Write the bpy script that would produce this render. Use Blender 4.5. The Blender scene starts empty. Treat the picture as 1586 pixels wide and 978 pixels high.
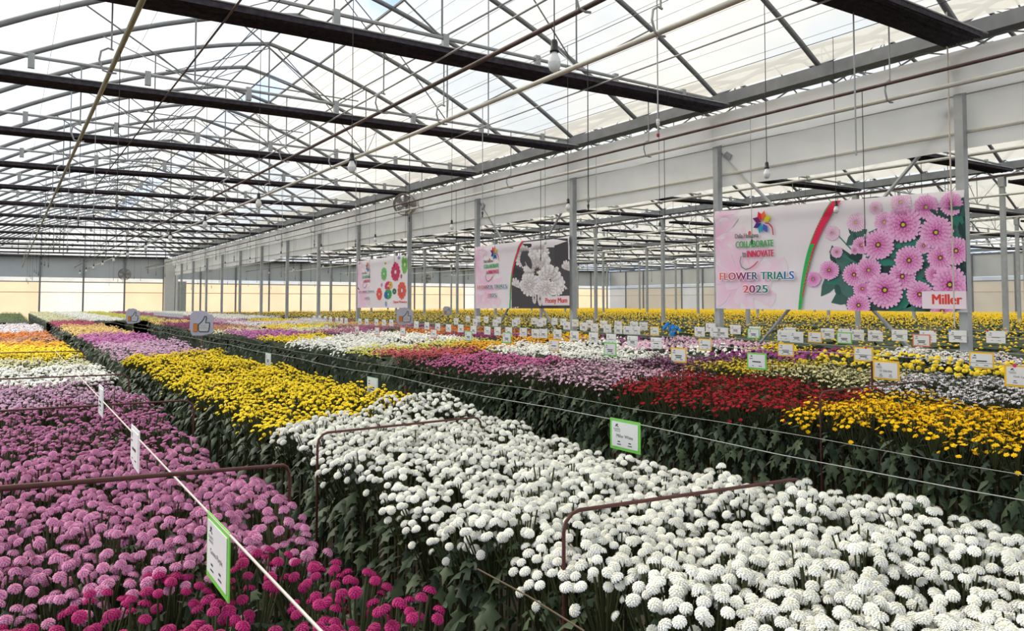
import bpy, math, random
import numpy as np
from mathutils import Vector, Matrix, Euler

# ------------------------------------------------------------------ camera, sky, exposure
sc = bpy.context.scene
COL = sc.collection
R = math.radians
CH = 1.6                                   # camera height (m)
F, CX, CY, HZ = 1150.0, 793.0, 418.0, 468.0
PITCH = math.atan((HZ - CY) / F)
YAW = math.atan((CX - 10.0) * math.cos(PITCH) / F)
cam_d = bpy.data.cameras.new('camera')
cam = bpy.data.objects.new('camera', cam_d); COL.objects.link(cam)
cam.location = (0, 0, CH)
cam.rotation_euler = (R(90) + PITCH, 0, -YAW)
cam_d.sensor_width = 36.0; cam_d.lens = 36.0 * F / 1586.0
cam_d.shift_y = (CY - 489.0) / 1586.0
cam_d.clip_start = 0.05; cam_d.clip_end = 500
sc.camera = cam
sc.view_settings.view_transform = 'Standard'
sc.view_settings.look = 'None'
sc.view_settings.gamma = 1.0
sc.view_settings.use_curve_mapping = False
sc.view_settings.exposure = 0.78
sc.cycles.use_denoising = True
sc.cycles.max_bounces = 8
sc.cycles.diffuse_bounces = 4
sc.cycles.transparent_max_bounces = 16
sc.cycles.caustics_reflective = False
sc.cycles.caustics_refractive = False

def lin(c):
    return tuple(((x/255.0)/12.92 if x/255.0 <= .04045 else ((x/255.0+.055)/1.055)**2.4) for x in c[:3])

# hazy bright sky with thin clouds over pale blue
w = bpy.data.worlds.new('hazy_sky'); sc.world = w; w.use_nodes = True
nt = w.node_tree; nt.nodes.clear()
wo = nt.nodes.new('ShaderNodeOutputWorld'); bg = nt.nodes.new('ShaderNodeBackground')
tc = nt.nodes.new('ShaderNodeTexCoord'); nz = nt.nodes.new('ShaderNodeTexNoise')
nz.inputs['Scale'].default_value = 3.0; nz.inputs['Detail'].default_value = 5
cr = nt.nodes.new('ShaderNodeValToRGB')
cr.color_ramp.elements[0].position = .41; cr.color_ramp.elements[0].color = (.45, .62, .90, 1)
cr.color_ramp.elements[1].position = .58; cr.color_ramp.elements[1].color = (1, .975, .925, 1)
nt.links.new(tc.outputs['Generated'], nz.inputs['Vector']); nt.links.new(nz.outputs['Fac'], cr.inputs['Fac'])
nt.links.new(cr.outputs['Color'], bg.inputs['Color']); bg.inputs['Strength'].default_value = 0.8
nt.links.new(bg.outputs[0], wo.inputs[0])
# the sun behind thin cloud: broad and soft, from the far left
sl = bpy.data.lights.new('hazy_sun', 'SUN'); sl.energy = 3.0; sl.angle = R(42); sl.color = (1, .91, .77)
so = bpy.data.objects.new('hazy_sun', sl); COL.objects.link(so); so.rotation_euler = (R(-38), R(-22), 0)

# ------------------------------------------------------------------ pixel helpers
SY, CYW, SP, CP = math.sin(YAW), math.cos(YAW), math.sin(PITCH), math.cos(PITCH)
FW = Vector((SY*CP, CYW*CP, SP)); RT = Vector((CYW, -SY, 0)); UP = Vector((-SY*SP, -CYW*SP, CP))
def ray(x, y): return FW*F + RT*(x-CX) - UP*(y-CY)
def on_x(x, y, X): d = ray(x, y); t = X/d.x; return Vector((X, d.y*t, CH+d.z*t))
def on_y(x, y, Y): d = ray(x, y); t = Y/d.y; return Vector((d.x*t, Y, CH+d.z*t))
def on_z(x, y, Z): d = ray(x, y); t = (Z-CH)/d.z; return Vector((d.x*t, d.y*t, Z))
def depth(X, Y): return X*SY + Y*CYW
def proj(x, y, z):
    d = Vector((x, y, z-CH)); k = d.dot(FW)
    return (CX+F*d.dot(RT)/k, CY-F*d.dot(UP)/k) if k > .05 else (-9999, -9999)
def in_view(x, y, z=.95, m=70):
    p = proj(x, y, z); return -m < p[0] < 1586+m and -m < p[1] < 978+m

# ------------------------------------------------------------------ materials
MATS = {}
def mat(name, rgb, rough=.6, metal=0.0, var=.12, scale=9.0, bump=0.0, spec=.4):
    if name in MATS: return MATS[name]
    m = bpy.data.materials.new(name); m.use_nodes = True; n = m.node_tree; p = n.nodes['Principled BSDF']
    p.inputs['Roughness'].default_value = rough; p.inputs['Metallic'].default_value = metal
    p.inputs['Specular IOR Level'].default_value = spec
    c = lin(rgb)
    t = n.nodes.new('ShaderNodeTexCoord'); x = n.nodes.new('ShaderNodeTexNoise'); x.inputs['Scale'].default_value = scale
    x.inputs['Detail'].default_value = 3
    r = n.nodes.new('ShaderNodeValToRGB')
    r.color_ramp.elements[0].position = .3; r.color_ramp.elements[1].position = .7
    r.color_ramp.elements[0].color = (*[k*(1-var) for k in c], 1); r.color_ramp.elements[1].color = (*[min(1, k*(1+var)) for k in c], 1)
    n.links.new(t.outputs['Object'], x.inputs['Vector']); n.links.new(x.outputs['Fac'], r.inputs['Fac'])
    n.links.new(r.outputs['Color'], p.inputs['Base Color'])
    if bump:
        b = n.nodes.new('ShaderNodeBump'); b.inputs['Strength'].default_value = bump; b.inputs['Distance'].default_value = .02
        n.links.new(x.outputs['Fac'], b.inputs['Height']); n.links.new(b.outputs['Normal'], p.inputs['Normal'])
    MATS[name] = m; return m

def film(name, rgb, clear=.35, var=.08, scale=1.2, refl=.15):
    """thin translucent plastic: part clear, part diffusing"""
    if name in MATS: return MATS[name]
    m = bpy.data.materials.new(name); m.use_nodes = True; n = m.node_tree; n.nodes.clear()
    o = n.nodes.new('ShaderNodeOutputMaterial'); c = lin(rgb)
    t = n.nodes.new('ShaderNodeTexCoord'); x = n.nodes.new('ShaderNodeTexNoise'); x.inputs['Scale'].default_value = scale
    x.inputs['Detail'].default_value = 4
    r = n.nodes.new('ShaderNodeValToRGB'); r.color_ramp.elements[0].position = .3; r.color_ramp.elements[1].position = .7
    r.color_ramp.elements[0].color = (*[k*(1-var) for k in c], 1); r.color_ramp.elements[1].color = (*c, 1)
    tr = n.nodes.new('ShaderNodeBsdfTransparent'); tl = n.nodes.new('ShaderNodeBsdfTranslucent'); df = n.nodes.new('ShaderNodeBsdfDiffuse')
    m1 = n.nodes.new('ShaderNodeMixShader'); m2 = n.nodes.new('ShaderNodeMixShader')
    n.links.new(t.outputs['Object'], x.inputs['Vector']); n.links.new(x.outputs['Fac'], r.inputs['Fac'])
    for s in (tr, tl, df): n.links.new(r.outputs['Color'], s.inputs['Color'])
    m1.inputs[0].default_value = refl; n.links.new(tl.outputs[0], m1.inputs[1]); n.links.new(df.outputs[0], m1.inputs[2])
    m2.inputs[0].default_value = clear; n.links.new(m1.outputs[0], m2.inputs[1]); n.links.new(tr.outputs[0], m2.inputs[2])
    n.links.new(m2.outputs[0], o.inputs[0]); MATS[name] = m; return m

def attr_mat(name, rough, var):
    """colour of each petal or leaf from its own colour attribute, varied a little per plant"""
    m = bpy.data.materials.new(name); m.use_nodes = True; n = m.node_tree; p = n.nodes['Principled BSDF']
    p.inputs['Roughness'].default_value = rough; p.inputs['Specular IOR Level'].default_value = .25
    a = n.nodes.new('ShaderNodeAttribute'); a.attribute_name = 'Col'
    oi = n.nodes.new('ShaderNodeObjectInfo'); mr = n.nodes.new('ShaderNodeMapRange')
    mr.inputs['To Min'].default_value = 1-var; mr.inputs['To Max'].default_value = 1+var
    hs = n.nodes.new('ShaderNodeHueSaturation')
    n.links.new(oi.outputs['Random'], mr.inputs['Value']); n.links.new(mr.outputs[0], hs.inputs['Value'])
    n.links.new(a.outputs['Color'], hs.inputs['Color']); n.links.new(hs.outputs[0], p.inputs['Base Color'])
    MATS[name] = m; return m
PETAL = attr_mat('petal', .75, .07)
LEAF = attr_mat('leaf_green', .55, .2)

steel = mat('galvanised_steel', (168, 171, 172), .5, .1, .12, 6)
steel_d = mat('dull_steel', (128, 131, 135), .55, .1, .12, 6)
white_pipe = mat('white_pipe', (205, 203, 192), .45, 0, .1, 5)
olive_pipe = mat('olive_pipe', (150, 145, 112), .45, .1, .15, 5)
rust_pipe = mat('rusty_pipe', (92, 74, 70), .6, .2, .25, 7)
hoop_m = mat('brown_hoop', (88, 52, 48), .6, .2, .25, 12)
net_m = mat('black_net', (62, 58, 68), .85, 0, .4, 14, .6)
wire_m = mat('wire_grey', (165, 165, 160), .5, .3, .1, 8)
string_m = mat('pale_string', (205, 195, 185), .8)
soil = mat('soil', (70, 58, 46), .95, 0, .35, 3, .6)
sheet_w = film('white_sheet', (251, 251, 249), .02, .06, 2.5, .5)
sheet_g = film('grey_sheet', (238, 239, 239), .02, .08, 2.5, .5)
roof_l = film('roof_film', (240, 240, 236), .5)
roof_r = film('roof_film_aged', (237, 232, 220), .46)
black_m = mat('black_plastic', (28, 27, 28), .4)
white_m = mat('white_plastic', (232, 232, 228), .45, 0, .04)
red_m = mat('red_plastic', (170, 40, 40), .5)
glass_m = mat('frosted_glass', (225, 226, 222), .2, 0, .03)

# ------------------------------------------------------------------ object helpers
def props(o, label=None, cat=None, group=None, kind=None):
    if label: o['label'] = label
    if cat: o['category'] = cat
    if group: o['group'] = group
    if kind: o['kind'] = kind
    return o
def link(name, data, parent=None, loc=(0,0,0), rot=(0,0,0), scale=None):
    o = bpy.data.objects.new(name, data); COL.objects.link(o)
    o.location = loc; o.rotation_euler = rot
    if scale is not None: o.scale = scale if hasattr(scale, '__len__') else (scale,)*3
    if parent is not None: o.parent = parent
    return o

class Geo:
    def __init__(s): s.v = []; s.f = []; s.m = []; s.c = None
    def add(s, v, f, m=0):
        k = len(s.v); s.v += [tuple(p) for p in v]; s.f += [tuple(i+k for i in q) for q in f]; s.m += [m]*len(f); return s
    def box(s, x0, x1, y0, y1, z0, z1, m=0):
        v = [(x0,y0,z0),(x1,y0,z0),(x1,y1,z0),(x0,y1,z0),(x0,y0,z1),(x1,y0,z1),(x1,y1,z1),(x0,y1,z1)]
        return s.add(v, [(0,3,2,1),(4,5,6,7),(0,1,5,4),(1,2,6,5),(2,3,7,6),(3,0,4,7)], m)
    def tube(s, pts, r, n=6, m=0, caps=True):
        pts = [Vector(p) for p in pts]; rs = r if hasattr(r, '__len__') else [r]*len(pts)
        t = (pts[1]-pts[0]).normalized()
        u = t.orthogonal().normalized(); V = []; k = len(pts)
        for i, p in enumerate(pts):
            t2 = (pts[min(i+1,k-1)]-pts[max(i-1,0)]).normalized()
            u = (u - t2*u.dot(t2))
            u = u.normalized() if u.length > 1e-6 else t2.orthogonal().normalized()
            b = t2.cross(u)
            for j in range(n):
                a = 2*math.pi*j/n; V.append(p + (u*math.cos(a)+b*math.sin(a))*rs[i])
        fc = [(i*n+j, i*n+(j+1)%n, (i+1)*n+(j+1)%n, (i+1)*n+j) for i in range(k-1) for j in range(n)]
        if caps: fc += [tuple(range(n-1,-1,-1)), tuple((k-1)*n+j for j in range(n))]
        return s.add(V, fc, m)
    def lathe(s, prof, n=12, m=0, o=(0,0,0)):
        V = [(o[0]+r*math.cos(2*math.pi*j/n), o[1]+r*math.sin(2*math.pi*j/n), o[2]+z) for r, z in prof for j in range(n)]
        k = len(prof)
        return s.add(V, [(i*n+j, i*n+(j+1)%n, (i+1)*n+(j+1)%n, (i+1)*n+j) for i in range(k-1) for j in range(n)], m)
    def mesh(s, name, mats, smooth=False):
        me = bpy.data.meshes.new(name); me.from_pydata(s.v, [], s.f)
        for m in (mats if isinstance(mats, (list, tuple)) else [mats]): me.materials.append(m)
        if any(s.m): me.polygons.foreach_set('material_index', s.m)
        if smooth: me.polygons.foreach_set('use_smooth', [True]*len(s.f))
        me.update(); return me
def build(name, g, m, parent=None, loc=(0,0,0), rot=(0,0,0), smooth=False):
    return link(name, g.mesh(name, m, smooth), parent, loc, rot)
def empty(name, loc=(0,0,0), rot=(0,0,0), parent=None): return link(name, None, parent, loc, rot)

ORD = ['first','second','third','fourth','fifth','sixth','seventh','eighth','ninth','tenth','eleventh','twelfth','thirteenth',
       'fourteenth','fifteenth','sixteenth','seventeenth','eighteenth','nineteenth','twentieth']
def nth(i):
    if i < 20: return ORD[i]
    t, u = divmod(i+1, 10)
    T = {2:'twenty',3:'thirty',4:'forty',5:'fifty',6:'sixty'}; TH = {2:'twentieth',3:'thirtieth',4:'fortieth',5:'fiftieth',6:'sixtieth'}
    return TH[t] if u == 0 else T[t]+'-'+ORD[u-1]

# ------------------------------------------------------------------ setting: floor, spans, walls
XL, XG, XR = -0.7, 9.7, 4.5           # left gutter, right gutter, ridge of the span we stand in
HG, HR = CH+3.42, CH+5.5             # gutter and ridge heights
SPAN = XG-XL
P0, BAY, NB = 4.4, 3.8, 14            # first post, post spacing, index of the last post
YB = P0+BAY*NB                        # back wall
POSTY = [P0+BAY*k for k in range(-3, NB+1)]
YF = POSTY[0]
fl = Geo(); fl.add([(-60,-40,0),(110,-40,0),(110,120,0),(-60,120,0)], [(0,1,2,3)])
props(build('floor', fl, soil), 'bare dark soil floor under the flower beds', 'floor', kind='structure')

def arch_z(x):                         # roof profile across a span, x measured from the left gutter
    h = SPAN/2; t = x/h if x <= h else (SPAN-x)/h
    return HG + (HR-HG)*t + .34*4*t*(1-t)*.8
def arch_pts(x0=0, x1=SPAN, n=20, dz=0): return [(x0+(x1-x0)*i/n, 0, arch_z(x0+(x1-x0)*i/n)+dz) for i in range(n+1)]
arch_mesh = Geo().tube(arch_pts(n=22), .043, 6).mesh('roof_arch', steel_d, True)
def panel_mesh(name, x0, x1, m):
    g = Geo(); n = 8; p = arch_pts(x0, x1, n, .05); L = BAY/2
    V = [(x,0,z) for x,_,z in p]+[(x,L,z) for x,_,z in p]
    g.add(V, [(i,i+1,n+2+i,n+1+i) for i in range(n)]); return g.mesh(name, m, True)
pan_l = panel_mesh('roof_panel', 0, SPAN/2, roof_l)
pan_c = panel_mesh('roof_panel', SPAN/2, SPAN/2+.5, roof_r)
pan_r = panel_mesh('roof_panel', SPAN/2+1.12, SPAN, roof_r)
TZ = CH+3.36
g = Geo(); g.tube([(0,0,TZ),(SPAN,0,TZ)], .024, 6)
for x in np.arange(.9, SPAN, 1.45): g.box(x-.04, x+.04, -.03, .03, TZ-.16, TZ+.05)
tie_mesh = g.mesh('tie_beam', steel, False)
g = Geo(); H = SPAN/2; cz = HR-.75
def xz(x, z, y=0): return (x, y, z)
g.tube([xz(H,TZ), xz(H,HR)], .014, 5)
xc = 1.55
g.tube([xz(H-xc*1.3,cz-.18), xz(H+xc*1.3,cz-.18)], .014, 5)
for s in (-1, 1):
    g.tube([xz(H,TZ), xz(H+s*2.2, arch_z(H-2.2))], .013, 5)
    g.tube([xz(H+s*2.2,TZ), xz(H+s*2.2, arch_z(H-2.2))], .013, 5)
    g.tube([xz(H+s*2.2,TZ), xz(H+s*3.7, arch_z(H-3.7))], .013, 5)
    g.tube([xz(H+s*1.1,cz-.18), xz(H+s*.1, HR)], .011, 5)
    g.tube([xz(H+s*1.1,cz-.18), xz(H+s*2.2, TZ)], .011, 5)
    g.tube([xz(H,HR-.1), xz(H+s*1.9, arch_z(H-1.9), BAY/2)], .010, 5)
    g.tube([xz(H,HR-.05,BAY/2), xz(H+s*1.1, cz-.18)], .010, 5)
    g.tube([xz(H+s*2.2,TZ), xz(H+s*3.3, arch_z(H-3.3), BAY/2)], .010, 5)
truss_mesh = g.mesh('truss_web', steel_d)
g = Geo(); g.tube([xz(0,0), xz(0,0,1)], 1, 5)
L0 = YB-YF
def long_tube(name, parent, x, z, r, m, n=6, y0=None, y1=None):
    gg = Geo(); gg.tube([(x, y0 if y0 is not None else YF, z), (x, y1 if y1 is not None else YB, z)], r, n)
    return build(name, gg, m, parent)

def gutter(parent, x):
    gg = Geo(); gg.box(x-.13, x+.13, YF, YB, HG-.2, HG-.02)
    build('gutter', gg, steel_d, parent)
    gg = Geo(); zt, zb = HG-.2, HG-.36; y = YF
    while y < YB-.9:
        gg.tube([(x,y,zb),(x,y+.45,zt)], .012, 4); gg.tube([(x,y+.45,zt),(x,y+.9,zb)], .012, 4); y += .95
    gg.tube([(x,YF,zb),(x,YB,zb)], .016, 5)
    build('gutter_lattice', gg, steel_d, parent)

NSP = 5
for sp in range(NSP):
    ox = XL+SPAN*sp
    name = 'ceiling'
    root = props(empty(name, (ox,0,0)), None, None, kind='structure')
    root['label'] = ['arched film roof of the span overhead with open ridge vent', 'arched film roof of the span beyond the banner row',
                     'arched film roof two spans beyond the banners', 'arched film roof three spans beyond the banners',
                     'farthest arched film roof beside the side wall'][sp]; root['category'] = 'roof'
    y = YF; k = 0
    while y < YB-.01:
        if sp == 0 or k % 2 == 0: pass
        link('roof_arch', arch_mesh, root, (0,y,0))
        link('roof_panel', pan_l, root, (0,y,0)); link('roof_panel', pan_r, root, (0,y,0)); link('roof_panel', pan_c, root, (0,y,0))
        if k % 2 == 0:
            link('tie_beam', tie_mesh, root, (0,y,0)); link('truss_web', truss_mesh, root, (0,y,0))
        y += BAY/2; k += 1
    link('roof_arch', arch_mesh, root, (0,YB,0))
    gutter(root, SPAN)
    if sp == 0: gutter(root, 0)
    long_tube('ridge_purlin', root, H, HR+.02, .02, steel_d)
    long_tube('vent_rail', root, H+.5, arch_z(H+.5)+.03, .02, steel_d)
    long_tube('vent_rail', root, H+1.12, arch_z(H+1.12)+.05, .03, steel)
    if sp == 0:
        for i in range(13):
            x = H+1.3+i*.28
            long_tube('roof_wire', root, x, arch_z(x)-.05, .0035, wire_m, 4)
        for x in (1.2, 2.6, 3.8):
            long_tube('roof_wire', root, x, arch_z(x)-.05, .0035, wire_m, 4)

# back wall: grey upper band, film panels below
def end_wall(name, label, horizontal, a0, a1, pos, tints):
    """horizontal=True: wall along X at Y=pos; else along Y at X=pos"""
    root = props(empty(name), label, 'wall', kind='structure')
    def bx(gg, u0, u1, d0, d1, z0, z1):
        if horizontal: gg.box(u0,u1,pos+d0,pos+d1,z0,z1)
        else: gg.box(pos+d0,pos+d1,u0,u1,z0,z1)
    gg = Geo(); bx(gg, a0, a1, .02, .05, CH+1.62, CH+3.05); build('upper_band', gg, mat('grey_curtain', (196,201,204), .7, 0, .06, .8), root)
    gg = Geo(); bx(gg, a0, a1, -.02, .06, CH+3.02, CH+3.12); bx(gg, a0, a1, -.05, .0, CH+1.30, CH+1.36); build('wall_rail', gg, steel_d, root)
    n = int(round((a1-a0)/2.45)); s = (a1-a0)/n
    for i in range(n):
        u0 = a0+i*s; t = tints[i % len(tints)]
        gg = Geo(); bx(gg, u0+.03, u0+s-.03, .03, .04, 0, CH+1.32); build('film_panel', gg, film('wall_film_%d' % t, [(254,240,220),(253,250,243),(250,241,224)][t], .25, .07, .7), root)
        gg = Geo(); bx(gg, u0+.03, u0+s-.03, .03, .04, CH+1.36, CH+1.6); build('clear_strip', gg, roof_l, root)
        gg = Geo(); bx(gg, u0-.05, u0+.05, -.08, .02, 0, CH+3.02); build('wall_post', gg, steel_d, root)
        gg = Geo(); bx(gg, u0+.03, u0+s-.03, -.01, .03, CH+.62, CH+.66); build('panel_rail', gg, mat('tan_rail', (205,180,150)), root)
    return root
XS = XL+SPAN*NSP
end_wall('wall_back', 'far end wall of cream and orange film panels under a grey band', True, XL, XS, YB, [0,1,1,0,0,0,0,0,2,0,0,0,0])
end_wall('wall_right', 'side wall of pale cream film panels at far right', False, YF, YB, XS, [2,1,2,2])
# gables of the far end above the band: film between mullions
for sp in range(NSP):
    ox = XL+SPAN*sp; gg = Geo(); p = arch_pts(n=16)
    gg.add([(ox+x, YB+.06, z) for x,_,z in p]+[(ox+x, YB+.06, CH+3.1) for x,_,z in p], [(i,i+1,18+i,17+i) for i in range(16)])
    gb = props(build('wall_back', gg, roof_l), 'film gable of roof span number %s from the left, above the end wall' % ['one','two','three','four','five'][sp], 'gable', kind='structure')
    for x in np.arange(1.25, SPAN, 1.25):
        m_ = Geo(); m_.box(ox+x-.025, ox+x+.025, YB-.02, YB+.04, CH+3.1, arch_z(x)); build('mullion', m_, steel_d, gb)
# corner columns by the back wall
cc = Geo(); cc.box(9.15, 9.8, YB-.9, YB-.5, 0, CH+3.0); cc.box(9.83, 9.98, YB-1.0, YB-.4, 0, CH+2.2)
o = props(build('corner_column', cc, mat('white_cladding', (222,222,216), .6, 0, .04)), 'white clad column in the far corner beside the end wall', 'column', kind='structure')
cc = Geo(); cc.box(10.0, 10.55, YB-.9, YB-.5, 0, CH+1.45); build('cladding_panel', cc, mat('grey_cladding', (176,178,172)), o)

# posts under the gutters
g = Geo(); g.box(-.055,.055,-.05,.05,0,HG-.36)
g.box(-.075,-.055,-.07,.07,HG-.6,HG-.36); g.box(.055,.075,-.07,.07,HG-.6,HG-.36)
post_mesh = g.mesh('support_post', steel)
for sp in range(NSP-1):
    X = XG+SPAN*sp
    for i, y in enumerate(POSTY[1:-1]):
        if sp and y < X/2.6-3: continue
        o = link('support_post', post_mesh, None, (X,y,0))
        w_ = ['in the gutter row carrying the banners', 'in the row one span beyond the banners', 'in the row two spans beyond the banners', 'in the farthest row of posts'][sp]
        props(o, 'galvanised steel post %s, %s from the near end' % (w_, nth(i)), 'post', 'steel gutter posts')

# X braces in the banner bays
for bi, k in ((0,0),(1,2)):
    y0, y1 = P0+BAY*k, P0+BAY*(k+1)
    for d in (0, 1):
        gg = Geo(); a, b = (y0, y1) if d == 0 else (y1, y0)
        gg.tube([(XG+.09+.05*d, a, .25), (XG+.09+.05*d, b, CH+2.5)], .026, 5)
        gg.tube([(XG+.09+.05*d, b-(b-a)*.06, CH+2.5-.14), (XG+.09+.05*d, b-(b-a)*.03, CH+2.5-.06)], .06, 6)
        props(build('cross_brace', gg, steel), 'diagonal steel brace behind the %s banner, rising to the %s post' % (['large pink flower','white peony flower'][bi], ['left','right'][d]), 'brace', 'diagonal braces')

# rolled white curtain under the gutter
cur = props(empty('side_curtain', (XG,0,0)), 'long white plastic side curtain with grey valance under the gutter', 'curtain')
def wavy(x, z0, z1, amp, nz, seed, y0=YF, y1=YB, step=.22, fx=0.0):
    rn = random.Random(seed); gg = Geo(); ys = np.arange(y0, y1+step, step); V = []
    for iz in range(nz+1):
        t = iz/nz
        for y in ys:
            d = amp*(math.sin(y*3.1+iz*.7)+.6*math.sin(y*7.3+1.3*iz)+.8*math.sin(y*1.1))*(.3+t)
            sag = .03*math.sin((y-P0)/BAY*math.pi)**2
            V.append((x-d+fx*t, y, z0+(z1-z0)*t-sag*t))
    n = len(ys); gg.add(V, [(a*n+i, a*n+i+1, (a+1)*n+i+1, (a+1)*n+i) for a in range(nz) for i in range(n-1)]); return gg
build('valance', wavy(-.1, HG-.33, CH+2.56, .012, 5, 1), sheet_g, cur, smooth=True)
build('sheet', wavy(.07, CH+2.66, CH+1.9, .006, 4, 2), sheet_w, cur, smooth=True)
rt = Geo(); rt.tube([(.05,YF,CH+2.1),(.05,YB,CH+2.1)], .022, 6); build('roller_tube', rt, white_pipe, cur)
rt = Geo(); rt.tube([(.05,YF,CH+2.57),(.05,YB,CH+2.57)], .008, 5); build('edge_rope', rt, wire_m, cur)

# folded black shade screens across each span
def screen_mesh(seed):
    rn = random.Random(seed); gg = Geo(); nf = 11; nx = 34; W = .42; V = []
    ph = [rn.uniform(0, 6) for _ in range(2*nf+1)]
    xs = [-.3+(SPAN)*i/nx for i in range(nx+1)]
    prof = [(W*j/(2*nf), (-.005 if j % 2 else -.045)) for j in range(2*nf+1)]
    ring = prof+[(W, .025), (0, .025)]; n = len(ring)
    for i, x in enumerate(xs):
        for j, (yy, zz) in enumerate(ring):
            k = min(j, 2*nf)
            V.append((x, yy-W+.01+.006*math.sin(x*2.2+ph[k]), zz+(.007*math.sin(x*1.3+ph[k]*2) if j <= 2*nf else 0)-.16*(1-x/SPAN)))
    gg.add(V, [(i*n+j, i*n+(j+1)%n, (i+1)*n+(j+1)%n, (i+1)*n+j) for i in range(nx) for j in range(n)])
    gg.add([V[j] for j in range(n)], [tuple(range(n))]); gg.add([V[nx*n+j] for j in range(n)], [tuple(range(n-1,-1,-1))])
    return gg.mesh('shade_screen', net_m)
scr = [screen_mesh(3), screen_mesh(4)]
railm = Geo(); railm.tube([(-.2,.03,-.12),(SPAN-.2,.03,.04)], .013, 5); railm.tube([(-.2,-.42,-.14),(SPAN-.2,-.42,.02)], .009, 5)
railm = railm.mesh('screen_rail', steel)
for sp in range(NSP):
    for i, y in enumerate(POSTY[2:]):
        if sp and y < (XL+SPAN*sp)/2.6-6: continue
        o = link('shade_screen', scr[i % 2], None, (XL+SPAN*sp+(.62 if sp else 0), y, CH+3.15), scale=(.93 if sp else 1, 1, 1))
        props(o, 'folded black shade screen slung across %s, %s from the camera' % (['the roof overhead','the span beyond the banners','the third roof span','the fourth roof span','the farthest roof span'][sp], nth(i)), 'screen', 'folded shade screens')
        link('screen_rail', railm, o)

# pipes hung along the span, hooks and rods
def c_hook(x, y, z, r):
    gg = Geo()
    gg.tube([(x, y, TZ), (x, y, z+.22), (x, y, z+.2)], .009, 5)
    a = [(x+.02, y, z+.2), (x-.03, y, z+.21), (x-.09, y, z+.17), (x-.105, y, z+.08), (x-.07, y, z-.02), (x, y, z-r-.012), (x+.05, y, z-r-.005)]
    gg.tube(a, .011, 5); return gg
def pipe(name, x, z, r, m, label, hooks=False, y0=YF, y1=YB, sag=.0, off=.3):
    gg = Geo(); n = 40; gg.tube([(x, y0+(y1-y0)*i/n, z-sag*math.sin(math.pi*((y0+(y1-y0)*i/n-P0)/BAY))**2) for i in range(n+1)], r, 8)
    o = props(build(name, gg, m, smooth=True), label, 'pipe', 'pipes hung along the span')
    if hooks:
        for y in POSTY[2:-1]:
            build('hanger_hook', c_hook(x, y+.035, z, r), steel, o)
    return o
pipe('heating_pipe', .80, CH+2.30, .024, olive_pipe, 'olive grey hanging pipe with hooks over the left pink bed', True, off=-.9)
pipe('heating_pipe', 4.55, CH+2.30, .027, white_pipe, 'thick cream white pipe hanging over the middle of the span', True, off=-1.0)
pipe('irrigation_pipe', 3.72, CH+2.32, .022, rust_pipe, 'brown rusty pipe running left of the thick cream pipe', True, off=.9)
pipe('heating_pipe', 8.16, CH+2.28, .026, white_pipe, 'white pipe hung before the side curtain', True, off=.6)
pipe('irrigation_pipe', 8.05, CH+2.43, .02, rust_pipe, 'dark brown pipe just above the white pipe by the curtain')
pipe('heating_pipe', 12.3, CH+2.28, .026, white_pipe, 'white pipe in the next span seen under the curtain edge', True)
pipe('irrigation_pipe', 12.2, CH+2.42, .02, rust_pipe, 'dark brown pipe in the next span under the curtain edge')
pipe('irrigation_pipe', 14.9, CH+2.3, .02, rust_pipe, 'brown pipe passing above the large banner in the next span')
for X in (17.5, 22.3, 27.0, 32.0): pipe('heating_pipe', X, CH+2.28, .024, white_pipe, {17.5:'white pipe near the second post row, beyond banners', 22.3:'white pipe in the third roof span', 27.0:'white pipe at far side of the third roof span', 32.0:'white pipe in the fourth roof span'}[X], True)
for i, X in enumerate((1.82, 4.34, 6.75)):
    pipe('screen_support_pipe', X, CH+(2.95, 2.99, 3.03)[i], .012, [rust_pipe, steel, steel][i], ['thin rusty support pipe under the shade screens at left', 'thin grey support pipe under the shade screens in mid span', 'thin grey support pipe under the shade screens near the curtain'][i])

# ------------------------------------------------------------------ hanging bulbs
g = Geo(); g.lathe([(.0,-.0),(.012,0),(.017,-.012),(.019,-.05),(.022,-.052),(.022,-.062),(.0,-.062)], 12); sock_m = g.mesh('socket', black_m, True)
g = Geo(); g.lathe([(.014,-.06),(.018,-.075),(.028,-.095),(.031,-.112)], 14); base_m = g.mesh('bulb_body', white_m, True)
g = Geo(); g.lathe([(.031,-.112),(.030,-.128),(.024,-.146),(.012,-.157),(.0,-.159)], 14); dome_m = g.mesh('bulb_dome', glass_m, True)
def bulb(x, y, z, top, label, s=1.0):
    o = props(empty('hanging_bulb', (x,y,z)), label, 'light bulb', 'bulbs on cords')
    gg = Geo(); gg.tube([(0,0,0),(0,0,top+.01-z)], .0035, 4); build('cord', gg, black_m, o)
    link('socket', sock_m, o, scale=s); bb = link('bulb_body', base_m, o, scale=s); link('bulb_dome', dome_m, bb)
for X_, z_, l_ in ((2.42, CH+3.34, 'black lamp cable over the path beside the white bed'), (5.9, CH+3.3, 'black lamp cable left of the banner row'), (8.45, CH+3.3, 'black lamp cable in front of the banner row'), (15.5, CH+3.3, 'black lamp cable in the span behind the banners')):
    gg = Geo(); gg.tube([(X_, YF, z_), (X_, YB, z_)], .005, 5); props(build('lamp_cable', gg, black_m), l_, 'cable')
for i in range(12):
    y = 3.15+2.85*i
    bulb(2.42, y, CH+(1.42 if i == 0 else 1.28), CH+3.34, 'hanging light bulb over the path between white and crimson beds, %s nearest' % nth(i), 1.12)
for i in range(9):
    bulb(5.9, 4.4+3.0*i, CH+1.32, CH+3.3, 'small hanging light bulb in the row left of the banners, %s nearest' % nth(i))
for i in range(9):
    bulb(8.45, 5.3+3.0*i, CH+1.25, CH+3.3, 'small hanging light bulb in front of the banner row, %s nearest' % nth(i))
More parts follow.
